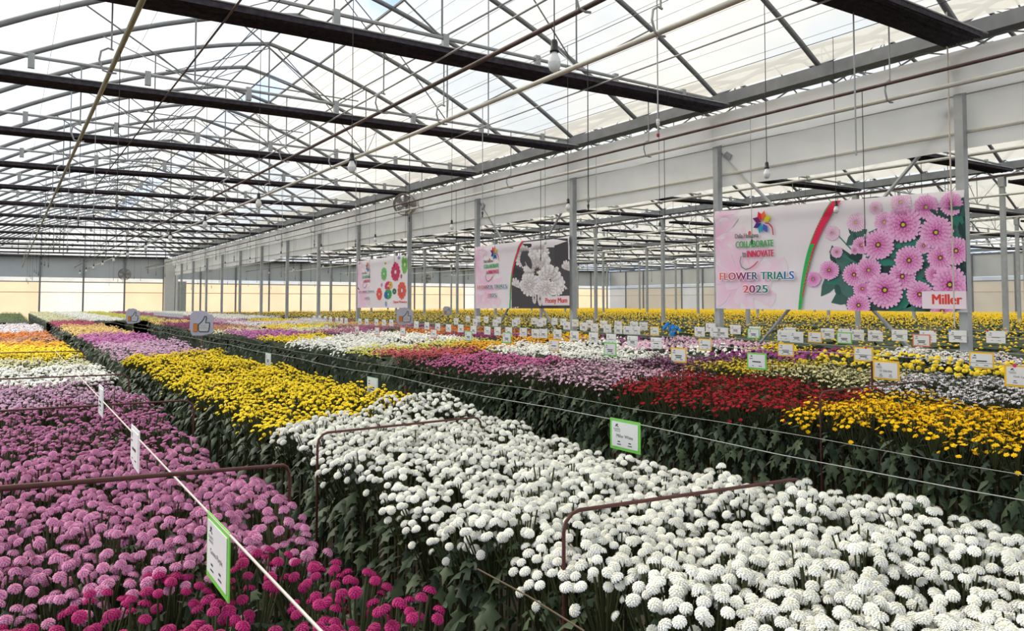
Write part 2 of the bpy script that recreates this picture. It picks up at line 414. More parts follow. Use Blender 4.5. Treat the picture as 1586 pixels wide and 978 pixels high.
for i in range(8):
    bulb(15.5, 10.5+4.2*i, CH+1.25, CH+3.3, 'tiny hanging bulb in the span behind the banners, %s nearest' % nth(i))

# sprinkler droppers: thin tubes with a weight and nozzle
g = Geo(); g.lathe([(0,.05),(.012,.05),(.014,.0),(.0,-.005)], 8); wt_m = g.mesh('weight', mat('grey_weight', (150,150,148)), True)
g = Geo(); g.lathe([(0,0),(.007,0),(.012,-.012),(.006,-.05),(.010,-.06),(0,-.07)], 8); nozz_m = g.mesh('nozzle', black_m, True)
for r_, (X, y0, st, n, zt, zn) in enumerate(((4.55, 5.4, 1.9, 22, CH+2.3, CH+1.05), (8.05, 4.7, 1.55, 26, CH+2.42, CH+.82), (.8, 7.5, 2.2, 18, CH+2.3, CH+1.0), (12.3, 6.2, 2.4, 18, CH+2.3, CH+.9), (22.3, 12, 2.6, 15, CH+2.3, CH+.9))):
    for i in range(n):
        o = props(empty('sprinkler_dropper', (X, y0+st*i, zn+.12*((i*7) % 3-1))), 'thin grey sprinkler dropper %s, %s nearest' % (['under the thick cream pipe','hanging before the banner row','under the olive pipe at left','in the span behind the banners','in the third roof span'][r_], nth(i)), 'sprinkler', 'sprinkler droppers')
        gg = Geo(); gg.tube([(0,0,0),(0,0,zt+.03-o.location.z)], .0045, 4); build('tube', gg, steel if i % 2 else black_m, o)
        link('weight', wt_m, o, (0,0,.02)); link('nozzle', nozz_m, o)

# plain hanging rods in the near roof
for i, (px, py, X, zb) in enumerate(((112,0,.9,CH+2.3),(990,0,6.4,CH+2.0),(1372,40,7.4,CH+1.55),(703,90,5.2,CH+2.2),(1475,40,9.42,CH-.3))):
    p = on_x(px, py+150, X); p.y = P0+round((p.y-P0)/(BAY/2))*BAY/2 if i < 4 else P0; gg = Geo(); gg.tube([(X,p.y,zb),(X,p.y,arch_z(X-XL))], .009, 6)
    o = props(build('hanger_rod', gg, string_m if i == 4 else steel), ['steel hanger rod at the far left over the pink bed','steel rod with pale insulator in mid roof','steel hanger rod above the large banner','steel hanger rod left of the curtain','pale cord hanging before the right end of the large banner'][i], 'rod')
    if i == 1:
        q = Geo(); q.lathe([(0,.09),(.02,.09),(.024,.06),(.018,.05),(.024,.04),(.018,.02),(.01,0)], 10); build('insulator', q, white_m, o, (X,p.y,zb+.1)); q = Geo(); q.lathe([(0,.04),(.018,.03),(.018,0),(0,-.01)], 8); build('clip', q, red_m, o, (X,p.y,zb-.02))

# ------------------------------------------------------------------ circulation fans
def fan(loc, rz, d, label, hold):
    o = props(empty('circulation_fan', loc, (0,0,rz)), label, 'fan', 'circulation fans')
    r = d/2; tan = mat('fan_grey', (150,142,132), .5)
    gg = Geo(); n = 24
    pr = [(r,-.12),(r+.015,-.12),(r+.015,.12),(r,.12),(r,-.12)]
    gg.add([(a*math.cos(2*math.pi*j/n), y, a*math.sin(2*math.pi*j/n)) for a, y in pr for j in range(n)], [(i*n+j, i*n+(j+1)%n, (i+1)*n+(j+1)%n, (i+1)*n+j) for i in range(4) for j in range(n)])
    build('housing', gg, tan, o)
    gg = Geo()
    for q in (.25,.45,.65,.85,1.0): gg.tube([(r*q*math.cos(2*math.pi*j/n), -.13, r*q*math.sin(2*math.pi*j/n)) for j in range(n+1)], .006, 4, caps=False)
    for j in range(12): a = 2*math.pi*j/12; gg.tube([(0,-.13,0),(r*math.cos(a),-.13,r*math.sin(a))], .005, 4)
    build('guard', gg, tan, o)
    for j in range(5):
        a = 2*math.pi*j/5; gg = Geo()
        c_, s_ = math.cos, math.sin
        gg.add([(.06*c_(a), .03, .06*s_(a)), (r*.92*c_(a-.35), .06, r*.92*s_(a-.35)), (r*.92*c_(a+.35), -.04, r*.92*s_(a+.35)), (.08*c_(a+.8), -.03, .08*s_(a+.8))], [(0,1,2,3),(3,2,1,0)])
        build('blade', gg, steel, o)
    gg = Geo(); gg.tube([(0,-.1,0),(0,.16,0)], .07, 12); build('motor', gg, steel_d, o)
    gg = Geo(); h_ = Matrix.Rotation(-rz,3,'Z') @ Vector(hold); gg.tube([(0,.05,0), tuple(h_)], .02, 5); build('bracket', gg, steel, o)
p = on_x(627, 317, 9.3); fan(tuple(p), R(-40), .6, 'round grey circulation fan hanging at the curtain in mid distance', (.4, 19.6-p.y, .0))
p = on_y(193, 425, YB-1.2); fan(tuple(p), R(-20), .75, 'round fan in front of the grey band on the end wall', (0,1.2,0))
p = on_y(660, 432, YB-2); fan(tuple(p), R(-20), .8, 'distant round fan right of the dyed flowers banner', (0,2,0))

# ------------------------------------------------------------------ chrysanthemum geometry
class Arr:
    """vertices, triangles, colours and material index (0 petal, 1 leaf) as arrays"""
    def __init__(s): s.v=[]; s.t=[]; s.c=[]; s.m=[]; s.n=0
    def add(s, v, t, c, m=0):
        v = np.asarray(v, float); t = np.asarray(t, int)
        c = np.asarray(c, float)
        if c.ndim == 1: c = np.repeat(c[None,:], len(v), 0)
        s.v.append(v); s.t.append(t+s.n); s.c.append(c); s.m.append(np.full(len(t), m)); s.n += len(v)
    def done(s):
        s.v = np.concatenate(s.v); s.t = np.concatenate(s.t); s.c = np.concatenate(s.c); s.m = np.concatenate(s.m); return s
def arr_mesh(name, v, t, c, m):
    me = bpy.data.meshes.new(name); me.vertices.add(len(v)); me.loops.add(len(t)*3); me.polygons.add(len(t))
    me.vertices.foreach_set('co', np.ascontiguousarray(v, np.float32).ravel())
    me.loops.foreach_set('vertex_index', np.ascontiguousarray(t, np.int32).ravel())
    me.polygons.foreach_set('loop_start', np.arange(0, len(t)*3, 3, dtype=np.int32))
    me.polygons.foreach_set('material_index', np.ascontiguousarray(m, np.int32))
    me.materials.append(PETAL); me.materials.append(LEAF)
    a = me.attributes.new('Col', 'FLOAT_COLOR', 'POINT')
    cc = np.ones((len(v), 4), np.float32); cc[:, :3] = np.clip(c, 0, 1); a.data.foreach_set('color', cc.ravel())
    me.update(); me.validate(); return me
def rot_mat(tilt, az, spin=0): return np.array(Matrix.Rotation(az,3,'Z') @ Matrix.Rotation(tilt,3,'Y') @ Matrix.Rotation(spin,3,'Z'))

def head(kind, lod, rn):
    """unit-radius flower head facing +Z: vertices, triangles, tone (0 centre .. 1 rim)"""
    V=[]; T=[]; C=[]
    if kind in ('pom', 'ball'):
        hh = .62 if kind == 'pom' else .85; lo = -.18 if kind == 'pom' else -.75
        if lod == 0:
            n = 9
            for a, e in ((.80, lo), (.92, .15), (.55, .80)):
                for j in range(n): V.append((a*math.cos(2*math.pi*j/n), a*math.sin(2*math.pi*j/n), e*hh)); C.append(.6)
            V.append((0,0,1.05*hh)); C.append(.2)
            for i in range(2):
                for j in range(n):
                    a, b, c, d = i*n+j, i*n+(j+1)%n, (i+1)*n+(j+1)%n, (i+1)*n+j; T += [(a,b,c),(a,c,d)]
            for j in range(n): T.append((2*n+j, 2*n+(j+1)%n, 3*n))
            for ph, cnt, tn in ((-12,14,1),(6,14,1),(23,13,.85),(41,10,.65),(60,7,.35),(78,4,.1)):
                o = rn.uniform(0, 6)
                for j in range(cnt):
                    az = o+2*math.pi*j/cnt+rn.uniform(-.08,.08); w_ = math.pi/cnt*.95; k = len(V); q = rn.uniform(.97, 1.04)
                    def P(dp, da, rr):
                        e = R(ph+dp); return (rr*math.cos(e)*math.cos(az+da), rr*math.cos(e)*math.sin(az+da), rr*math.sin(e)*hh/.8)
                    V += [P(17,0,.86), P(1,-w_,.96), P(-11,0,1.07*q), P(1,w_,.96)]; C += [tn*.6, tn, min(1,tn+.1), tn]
                    T += [(k,k+1,k+2),(k,k+2,k+3)]
        elif lod == 1:
            n = 6
            for a, e in ((.98, lo*.6), (.80, .55)):
                for j in range(n):
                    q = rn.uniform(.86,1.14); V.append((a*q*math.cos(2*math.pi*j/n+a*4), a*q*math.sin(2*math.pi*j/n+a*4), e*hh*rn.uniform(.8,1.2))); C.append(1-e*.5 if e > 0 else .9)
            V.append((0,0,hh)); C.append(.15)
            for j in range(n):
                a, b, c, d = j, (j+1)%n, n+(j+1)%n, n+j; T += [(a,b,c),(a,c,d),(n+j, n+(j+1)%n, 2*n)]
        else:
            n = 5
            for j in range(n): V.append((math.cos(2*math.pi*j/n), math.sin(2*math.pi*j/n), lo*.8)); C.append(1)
            V.append((0,0,hh)); C.append(.2)
            for j in range(n): T.append((j,(j+1)%n,n))
    else:                                     # open daisy
        if lod == 0 or lod == 1:
            cnt = 12 if lod == 0 else 9; o = rn.uniform(0,6)
            for lay in range(2):
                for j in range(cnt):
                    az = o+lay*.3+2*math.pi*j/cnt; w_ = .30 if lod == 0 else .33; k = len(V); zz = rn.uniform(.0,.5)
                    f = 1-.35*lay
                    def Q(r_, da, z): return (r_*math.cos(az+da)*f, r_*math.sin(az+da)*f, z+.12*lay)
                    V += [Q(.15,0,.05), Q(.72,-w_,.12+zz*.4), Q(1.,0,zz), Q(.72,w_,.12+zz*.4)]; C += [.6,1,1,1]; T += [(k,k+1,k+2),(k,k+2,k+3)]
            k = len(V); n = 6
            for j in range(n): V.append((.3*math.cos(2*math.pi*j/n), .3*math.sin(2*math.pi*j/n), .12)); C.append(0)
            V.append((0,0,.26)); C.append(0); T += [(k+j,k+(j+1)%n,k+n) for j in range(n)]
        else:
            n = 6
            for j in range(n): V.append((math.cos(2*math.pi*j/n), math.sin(2*math.pi*j/n), .05*(j%2))); C.append(1)
            V.append((0,0,.3)); C.append(.25)
            for j in range(n): T.append((j,(j+1)%n,n))
    return np.array(V), np.array(T), np.array(C)

LEAFV = np.array([(0,0,0),(.3,0,.05),(.62,0,.0),(1,0,-.20),
                  (.22,.05,.0),(.34,.23,-.06),(.45,.10,.0),(.62,.25,-.10),(.74,.10,-.07),
                  (.22,-.05,.0),(.34,-.23,-.06),(.45,-.10,.0),(.62,-.25,-.10),(.74,-.10,-.07)])
LEAFT = np.array([(0,4,1),(4,5,1),(5,6,1),(1,6,2),(6,7,2),(7,8,2),(2,8,3),(0,1,9),(9,1,10),(10,1,11),(1,2,11),(11,2,12),(12,2,13),(2,3,13)])
LEAFV2 = np.array([(0,0,0),(.45,.24,0),(.5,0,.06),(.45,-.24,0),(1,0,-.2)]); LEAFT2 = np.array([(0,1,2),(0,2,3),(1,4,2),(2,4,3)])
GREENS = [lin(c) for c in ((62,76,50),(50,66,44),(74,88,62),(42,56,40),(88,98,80))]
STEM = np.array(lin((74,80,50)))

# variety: kind, radius, heads per plant, spread, centre colour, rim colour, foliage brightness
VAR = {
 'white':('pom',0.0148,22,.100, (234,232,210), (242,242,237)),
 'magenta':('pom',0.0131,10,.082, (132,16,74),   (184,42,112)),
 'pink':('pom',0.0143,15,.094, (168,90,130),  (214,148,184)),
 'mauve':('pom',0.0128,15,.088, (140,72,112),  (182,112,150)),
 'palemauve':('pom',0.0135,14,.085, (176,126,158), (208,170,194)),
 'cream':('pom',0.0135,15,.085, (222,214,140), (236,234,200)),
 'yellow':('pom',0.0135,15,.088, (236,184,10),  (252,226,40)),
 'gold':('daisy',0.0146,22,.098, (240,170,0),   (255,206,8)),
 'goldorange':('pom',0.0135,15,.085, (225,140,20),  (245,186,50)),
 'salmon':('pom',0.0135,15,.085, (178,110,80),  (206,150,118)),
 'orange':('pom',0.0135,15,.085, (205,100,20),  (232,140,50)),
 'blush':('pom',0.0135,15,.085, (215,200,205), (236,228,232)),
 'lilac':('daisy',0.0146,20,.092, (196,140,170), (228,190,208)),
 'hotpink':('pom',0.0128,15,.085, (186,70,126),  (216,122,170)),
 'coral':('pom',0.0121,15,.085, (168,52,70),   (206,98,104)),
 'lime':('pom',0.0128,15,.085, (196,190,60),  (226,222,110)),
 'red':('daisy',0.0142,22,.098, (150,50,20),   (168,10,36)),
 'purple':('pom',0.0135,15,.085, (116,36,80),   (158,72,120)),
 'violet':('pom',0.0142,15,.085, (172,84,146),  (204,124,182)),
 'peach':('pom',0.0135,15,.085, (230,180,90),  (244,212,140)),
 'rose':('pom',0.0135,15,.085, (150,50,80),   (190,92,116)),
 'greydaisy':('daisy',0.0142,16,.085, (50,36,44),    (226,222,226)),
 'creamdaisy':('daisy',0.0142,16,.085, (60,52,30),    (236,228,176)),
 'yellowdaisy':('daisy',0.0142,16,.085, (70,50,20),    (240,214,70)),
 'maroondaisy':('daisy',0.0142,16,.085, (110,40,80),   (176,110,156)),
 'yellowball':('ball',.0270, 1, .085, (240,190,10),  (252,226,60)),
 'purpleball':('ball',.0270, 1, .085, (130,36,104),  (172,84,152)),
 'whiteball': ('ball',.0270, 1, .085, (228,226,206), (240,240,236)),
 'pinkball':  ('ball',.0330, 3, .085, (200,140,170), (232,196,214)),
 'orangeball':('ball',.0330, 3, .085, (220,120,20),  (244,170,50)),
 'blue':      ('ball',.0330, 5, .080, (30,100,170),  (40,130,200)),
 'green':     ('pom', .0120, 1, .080, (92,112,44),   (110,130,56)),
}
TOPZ = .985
def head_spots(n, spread, rn, edge=0):
    out = []
    for i in range(n):
        q = math.sqrt((i+.4)/n); a = i*2.39996+rn.uniform(-.35,.35); r = spread*q
        out.append((r*math.cos(a), r*math.sin(a), TOPZ-.055*q*q+rn.uniform(-.022,.014), R(4+30*q)+rn.uniform(-.12,.12), a, rn.uniform(.86,1.12)))
    for i in range(edge):
        a = rn.uniform(-1.2, 1.2); r = spread*rn.uniform(.7, 1.1)
        out.append((r*math.cos(a), r*math.sin(a), TOPZ-rn.uniform(.05,.13), R(rn.uniform(35,65)), a, rn.uniform(.8,1.05)))
    return out
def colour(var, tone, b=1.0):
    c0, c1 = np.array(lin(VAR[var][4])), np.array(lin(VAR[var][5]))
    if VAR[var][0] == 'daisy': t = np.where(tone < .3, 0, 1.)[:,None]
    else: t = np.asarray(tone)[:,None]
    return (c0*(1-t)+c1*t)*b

def plant_arr(var, lod, seed, edge=False, heads=True, foliage=True):
    """a whole plant as arrays: stems, leaves and blooms; edge plants face +X with a leafy side"""
    rn = random.Random(seed); A = Arr(); kind, hr, n, spr = VAR[var][:4]
    if var == 'green': n = 3
    spots = head_spots(n, spr, rn, 1 if edge and n > 4 else 0)
    if lod == 2: spots = spots[::2] if n > 5 else spots
    if heads:
        for (x,y,z,ti,az,s) in spots:
            v, t, c = head(kind, lod, rn); k = hr*s*(1.45 if lod == 2 and n > 5 else 1)
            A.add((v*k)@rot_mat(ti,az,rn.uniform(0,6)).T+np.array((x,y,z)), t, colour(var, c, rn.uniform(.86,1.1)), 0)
    if foliage:
        if lod < 2:
            for (x,y,z,ti,az,s) in spots:
                b = np.array((x*.15,y*.15,z-.17)); e = np.array((x,y,z-.004)); w_ = .0022
                A.add([b+(w_,0,0), b+(-w_,w_,0), b+(-w_,-w_,0), e+(w_,0,0), e+(-w_,w_,0), e+(-w_,-w_,0)], [(0,1,4),(0,4,3),(1,2,5),(1,5,4),(2,0,3),(2,3,5)], STEM*rn.uniform(.7,1.1), 1)
            w_ = .004
            A.add([(w_,0,0),(-w_,w_,0),(-w_,-w_,0),(w_,0,.83),(-w_,w_,.83),(-w_,-w_,.83)], [(0,1,4),(0,4,3),(1,2,5),(1,5,4),(2,0,3),(2,3,5)], STEM*.7, 1)
        nl = {0:9, 1:8, 2:3}[lod] + (14 if edge and lod < 2 else (5 if edge else 0))
        for i in range(nl):
            low = edge and i >= {0:9,1:8,2:3}[lod]
            z = rn.uniform(.22,.86) if low else rn.uniform(.62,.93); az = rn.uniform(-1.3,1.3) if low else rn.uniform(0,6.28)
            L = rn.uniform(.065,.10)*(1.25 if lod == 2 else 1); p = rn.uniform(.35,1.25) if low else rn.uniform(-.1,.8)
            r0 = .02 if low else .015
            lv, lt = (LEAFV, LEAFT) if lod == 0 else (LEAFV2, LEAFT2)
            A.add((lv*L)@rot_mat(p,az,0).T+np.array((r0*math.cos(az),r0*math.sin(az),z)), lt, np.array(rn.choice(GREENS))*rn.uniform(.75,1.25)*(1.5 if var == 'green' else 1), 1)
    return A.done()

ARR = {}
def variants(var, lod, edge):
    k = (var, lod, edge)
    if k not in ARR: ARR[k] = [plant_arr(var, lod, hash((i, lod, len(var)))%9999, edge) for i in range(5 if not edge else 4)]
    return ARR[k]

def wave(x, y): return 1+.022*math.sin(x*5.1+y*2.3)+.018*math.sin(y*6.7-x*3.3)+.012*math.sin(y*1.7)
def grid(x0, x1, y0, y1, sp, rn):
    nx = max(1, int(round((x1-x0)/sp))); sx = (x1-x0)/nx; ny = max(1, int(round((y1-y0)/sp))); sy = (y1-y0)/ny
    for j in range(ny):
        for i in range(nx):
            side = -1 if i == 0 else (1 if i == nx-1 else 0)
            yield (x0+(i+.5)*sx+rn.uniform(-.28,.28)*sx*(0 if side else 1), y0+(j+.5)*sy+rn.uniform(-.3,.3)*sy, side, i, j)

def stuff(name, label, var, pts, hscale=1.0):
    """the rest of one variety as one mesh; pts: (x, y, side, lod)"""
    rn = random.Random(len(pts)*7+len(label)); groups = {}
    for (x, y, side, lod) in pts: groups.setdefault((lod, side != 0), []).append((x, y, side))
    Vs=[]; Ts=[]; Cs=[]; Ms=[]; off = 0
    for (lod, edge), L in groups.items():
        vs = variants(var, lod, edge)
        byv = {}
        for q in L: byv.setdefault(rn.randrange(len(vs)), []).append(q)
        for vi, Q in byv.items():
            A = vs[vi]; N = len(Q); nv = len(A.v)
            M = np.stack([rot_mat(R(rn.uniform(0,4)), 0 if s > 0 else math.pi, rn.uniform(-.5,.5)) if s else rot_mat(R(rn.uniform(0,4)), rn.uniform(0,6.28), rn.uniform(0,6.28)) for _,_,s in Q])
            zs = np.array([wave(x,y)*rn.uniform(.965,1.025)*hscale for x,y,_ in Q])
            v = np.einsum('nij,vj->nvi', M, A.v); v[:,:,2] *= zs[:,None]
            v[:,:,0] += np.array([q[0] for q in Q])[:,None]; v[:,:,1] += np.array([q[1] for q in Q])[:,None]
            br = np.array([rn.uniform(.88,1.1) for _ in Q])
            Vs.append(v.reshape(-1,3)); Cs.append((A.c[None]*br[:,None,None]).reshape(-1,3))
            Ts.append((A.t[None]+(np.arange(N)*nv)[:,None,None]).reshape(-1,3)+off); Ms.append(np.tile(A.m, N)); off += N*nv
    me = arr_mesh(name, np.concatenate(Vs), np.concatenate(Ts), np.concatenate(Cs), np.concatenate(Ms))
    return props(link(name, me), label, 'flowers', kind='stuff')

def hedge(parent, x0, x1, y0, y1, z, seed):
    """leafy mass that fills a bed under its far flowers"""
    rn = random.Random(seed); gg = Geo(); q = .3; nx = max(2, int((x1-x0)/q)); ny = max(2, int((y1-y0)/q)); V = []
    for j in range(ny+1):
        for i in range(-1, nx+2):
            ii = min(max(i,0),nx); e = i in (-1, nx+1)
            V.append((x0+(x1-x0)*ii/nx+rn.uniform(-.03,.03), y0+(y1-y0)*j/ny, 0 if e else z+rn.uniform(-.05,.04)))
    n = nx+3; gg.add(V, [(j*n+i, j*n+i+1, (j+1)*n+i+1, (j+1)*n+i) for j in range(ny) for i in range(n-1)])
    o = build('foliage', gg, mat('foliage_mass', (54,66,42), .9, 0, .5, 22, 1.0), parent); o['kind'] = 'stuff'; return o
def lod_at(x, y):
    d = depth(x, y)
    return 1 if d < 9 else 2

# ---- individual plants
leaf_meshes = [arr_mesh('leaf', LEAFV*(1,s,1)+0, LEAFT, np.repeat(np.array(GREENS[i])[None]*b, len(LEAFV), 0), np.ones(len(LEAFT))) for i, (s, b) in enumerate(((1,1.1),(.85,1),(1.1,1.),(.95,1.3)))]
def near_plants(var, pts, name, label, group, parts):
    """pts: (x, y, side). parts=True: every flower head and the leaves of the bed's edge are objects of their own"""
    rn = random.Random(len(pts)+len(label)); kind, hr, n, spr = VAR[var][:4]
    heads = []
    if parts:
        for i in range(5):
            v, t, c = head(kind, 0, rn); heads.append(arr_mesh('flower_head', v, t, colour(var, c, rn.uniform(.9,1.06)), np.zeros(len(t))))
    cache = {}
    for e in (False, True):
        for i in range(6):
            sd = i*31+7+e
            if parts:
                spots = head_spots(n, spr, random.Random(sd), 3 if e else 0)
                A = Arr(); r2 = random.Random(sd)
                for (x,y,z,ti,az,s) in spots:
                    b = np.array((x*.15,y*.15,z-.19)); q = np.array((x,y,z-.003)); w_ = .0022
                    A.add([b+(w_,0,0), b+(-w_,w_,0), b+(-w_,-w_,0), q+(w_,0,0), q+(-w_,w_,0), q+(-w_,-w_,0)], [(0,1,4),(0,4,3),(1,2,5),(1,5,4),(2,0,3),(2,3,5)], STEM*r2.uniform(.7,1.1), 1)
                w_ = .0045
                A.add([(w_,0,0),(-w_,w_,0),(-w_,-w_,0),(w_,0,.84),(-w_,w_,.84),(-w_,-w_,.84)], [(0,1,4),(0,4,3),(1,2,5),(1,5,4),(2,0,3),(2,3,5)], STEM*.7, 1)
                A.done(); st = arr_mesh('stem', A.v, A.t, A.c, A.m)
                A = Arr()
                for k in range(9):
                    az = r2.uniform(0,6.28); L = r2.uniform(.05,.085)
                    A.add((LEAFV*L)@rot_mat(r2.uniform(-.2,.7),az).T+np.array((.01*math.cos(az),.01*math.sin(az),r2.uniform(.60,.93))), LEAFT, np.array(r2.choice(GREENS))*r2.uniform(.75,1.2), 1)
                A.done(); fo = arr_mesh('foliage', A.v, A.t, A.c, A.m)
                cache[(e,i)] = (spots, st, fo)
            else:
                A = plant_arr(var, 1 if not e else 1, sd, e, heads=False); B = plant_arr(var, 1, sd, e, foliage=False)
                cache[(e,i)] = (arr_mesh('stem', A.v, A.t, A.c, A.m), arr_mesh('flower_spray', B.v, B.t, B.c, B.m))
    j0 = min(p[4] for p in pts); i0 = min(p[3] for p in pts)
    for (x, y, side, ci, rj) in pts:
        e = side != 0; i = rn.randrange(6); zs = wave(x,y)*rn.uniform(.952,1.03)
        if var == 'white' and x > 1.8 and 2.0 < y < 2.65: zs = min(zs, .955)
        if e: m = Matrix.Rotation(0 if side > 0 else math.pi,3,'Z') @ Matrix.Rotation(R(rn.uniform(0,4)),3,'Y') @ Matrix.Rotation(rn.uniform(-.4,.4),3,'Z')
        else: m = Matrix.Rotation(rn.uniform(0,6.28),3,'Z') @ Matrix.Rotation(R(rn.uniform(0,4)),3,'Y') @ Matrix.Rotation(rn.uniform(0,6.28),3,'Z')
        c = cache[(e,i)]
        o = link(name, c[1] if parts else c[0], None, (x,y,0), m.to_euler(), (1,1,zs))
        props(o, '%s, %s row from front, %s from left' % (label, nth(rj-j0), nth(ci-i0)), 'flower', group)
        if not parts:
            link('flower_spray', c[1], o)['kind'] = 'stuff'
            if side < 0 and x > 3:
                for k in range(19):
                    az = rn.uniform(-1.4,1.4); z = .2+.036*k+rn.uniform(-.02,.02)
                    link('leaf', leaf_meshes[rn.randrange(4)], o, (.025*math.cos(az),.025*math.sin(az),z), (rn.uniform(-.4,.4), rn.uniform(.6,1.45), az), rn.uniform(.09,.135))
            continue
        for (hx,hy,hz,ti,az,s) in c[0]:
            link('flower_head', heads[rn.randrange(5)], o, (hx,hy,hz), (0,ti,az), hr*s*rn.uniform(.94,1.06))
        link('foliage', c[2], o)
        if e:
            for k in range(17):
                az = rn.uniform(-1.4,1.4); z = .25+.038*k+rn.uniform(-.02,.02)
                link('leaf', leaf_meshes[rn.randrange(4)], o, (.02*math.cos(az),.02*math.sin(az),z), (rn.uniform(-.3,.3), rn.uniform(.1,.95), az), rn.uniform(.085,.125))

SP_ = .122
B1, B2, B3, B4, B5, B6 = (-.45,.70), (1.19,2.20), (3.92,5.1), (5.62,6.80), (7.28,8.55), (8.88,9.45)
def split_bed(bed, y0, y1, seed, sp=SP_): return list(grid(bed[0], bed[1], y0, y1, sp, random.Random(seed)))

# bed 1 (left), near part
mg = split_bed(B1, .95, 1.95, 1, .135); pk = split_bed(B1, 1.95, 3.65, 2); mv = split_bed(B1, 3.65, 5.2, 3)
def seen(p): d = ray(0,600); return p[0] > -.16+.004*p[1]
near_plants('magenta', [p for p in mg if in_view(p[0],p[1])], 'magenta_chrysanthemum', 'magenta pompon chrysanthemum in left bed', 'magenta chrysanthemums in the left bed', True)
near_plants('pink', [p for p in pk if in_view(p[0],p[1])], 'pink_chrysanthemum', 'pink pompon chrysanthemum in left bed', 'pink chrysanthemums in the left bed', True)
near_plants('mauve', [p for p in mv if in_view(p[0],p[1])], 'mauve_chrysanthemum', 'deep mauve chrysanthemum in left bed', 'mauve chrysanthemums in the left bed', False)
def unseen(pts): return [(*p[:3],1) for p in pts if not in_view(p[0],p[1])]
# bed 2, near part
wh = [p for p in split_bed(B2, .35, 4.45, 5) if p[1] < 3.85+.42*(p[0]-1.14)]
wh.sort(key=lambda p: depth(p[0],p[1])); wv = [p for p in wh if in_view(p[0],p[1])]
near_plants('white', wv[:300], 'white_chrysanthemum', 'white pompon chrysanthemum in near bed', 'white chrysanthemums in the near bed', True)
stuff('chrysanthemum_mass', 'remaining white chrysanthemums at the very edge of the near bed', 'white', unseen(wh)+[(*p[:3],1) for p in wv[300:]])
ye = [p for p in split_bed(B2, 3.8, 10.0, 6) if p[1] >= 3.87+.42*(p[0]-1.14)]
ye.sort(key=lambda p: depth(p[0],p[1]))
near_plants('yellow', ye[:300], 'yellow_chrysanthemum', 'yellow pompon chrysanthemum behind the white ones', 'yellow chrysanthemums in the near bed', False)
stuff('chrysanthemum_mass', 'yellow chrysanthemums at the back of the yellow block in the near bed', 'yellow', [(*p[:3],1) for p in ye[300:]])
# bed 3, near part
gd = split_bed(B3, .4, 2.85, 8); rd = split_bed(B3, 2.85, 4.4, 9); la = split_bed(B3, 4.4, 6.1, 10)
near_plants('gold', [p for p in gd if in_view(p[0],p[1])], 'golden_chrysanthemum', 'golden yellow chrysanthemum across the path', 'golden chrysanthemums across the path', False)
near_plants('red', rd, 'crimson_chrysanthemum', 'crimson chrysanthemum between golden and lilac ones', 'crimson chrysanthemums across the path', False)
near_plants('lilac', la, 'lilac_chrysanthemum', 'pale lilac chrysanthemum beside the crimson ones', 'lilac chrysanthemums across the path', False)
stuff('chrysanthemum_mass', 'golden chrysanthemums past the right border of the golden block', 'gold', unseen(gd))

# the rest of the beds, by variety
def sections(bed, lst, where, seed):
    y0 = lst[0]
    for i, (y1, var, what) in enumerate(lst[1]):
        pts = []
        for p in split_bed(bed, y0, y1, seed+i, SP_ if depth(bed[0], y0) < 11 else .15):
            pts.append((*p[:3], lod_at(p[0], p[1])))
        ob = stuff('chrysanthemum_mass', what+' '+where, var, pts)
        if depth((bed[0]+bed[1])/2, y0) > 7: hedge(ob, bed[0]+.1, bed[1]-.1, y0, y1, .84, int(y0*3))
        y0 = y1
sections(B1, (5.2, [(6.9,'palemauve','pale mauve chrysanthemums'),(8.2,'white','white chrysanthemums'),(9.7,'cream','cream chrysanthemums'),
    (12.5,'yellow','bright yellow chrysanthemums'),(14,'goldorange','amber chrysanthemums'),(15.9,'salmon','brownish salmon chrysanthemums'),
    (18.8,'orange','orange chrysanthemums'),(25.5,'blush','whitish pink chrysanthemums')]), 'packed in the left bed', 50)
sections(B2, (10.0, [(13.2,'palemauve','pale lilac pink chrysanthemums'),(16.8,'violet','violet pink chrysanthemums'),(23,'peach','pale apricot yellow chrysanthemums'),
    (28.5,'rose','dusky rose chrysanthemums')]), 'far along the second bed', 70)
sections(B3, (6.1, [(7.6,'hotpink','hot pink chrysanthemums'),(9.1,'coral','coral red chrysanthemums'),(9.9,'lime','lime yellow chrysanthemums'),(12.4,'white','white chrysanthemums'),
    (14.4,'yellow','yellow chrysanthemums'),(17,'violet','violet pink chrysanthemums'),(18.2,'cream','cream chrysanthemums'),(20.6,'salmon','salmon chrysanthemums'),(25,'purple','dark purple red chrysanthemums'),(27.5,'peach','apricot chrysanthemums')]), 'in the bed across the path', 90)
sections(B4, (.8, [(3.35,'greydaisy','white daisies with dark eyes'),(4.35,'creamdaisy','cream daisies with dark eyes'),(5.2,'yellowdaisy','yellow daisies with dark eyes'),(6.1,'maroondaisy','dull purple daisies'),
    (8.9,'white','snow white chrysanthemums'),(10,'goldorange','amber chrysanthemums'),(11,'lime','greenish yellow chrysanthemums'),(14.5,'white','white sprays'),(16.5,'mauve','mauve sprays'),(18.5,'cream','cream sprays'),
    (20.5,'yellow','yellow sprays'),(24,'blush','blush white sprays'),(28,'palemauve','pale mauve sprays')]), 'in the fourth bed', 110)
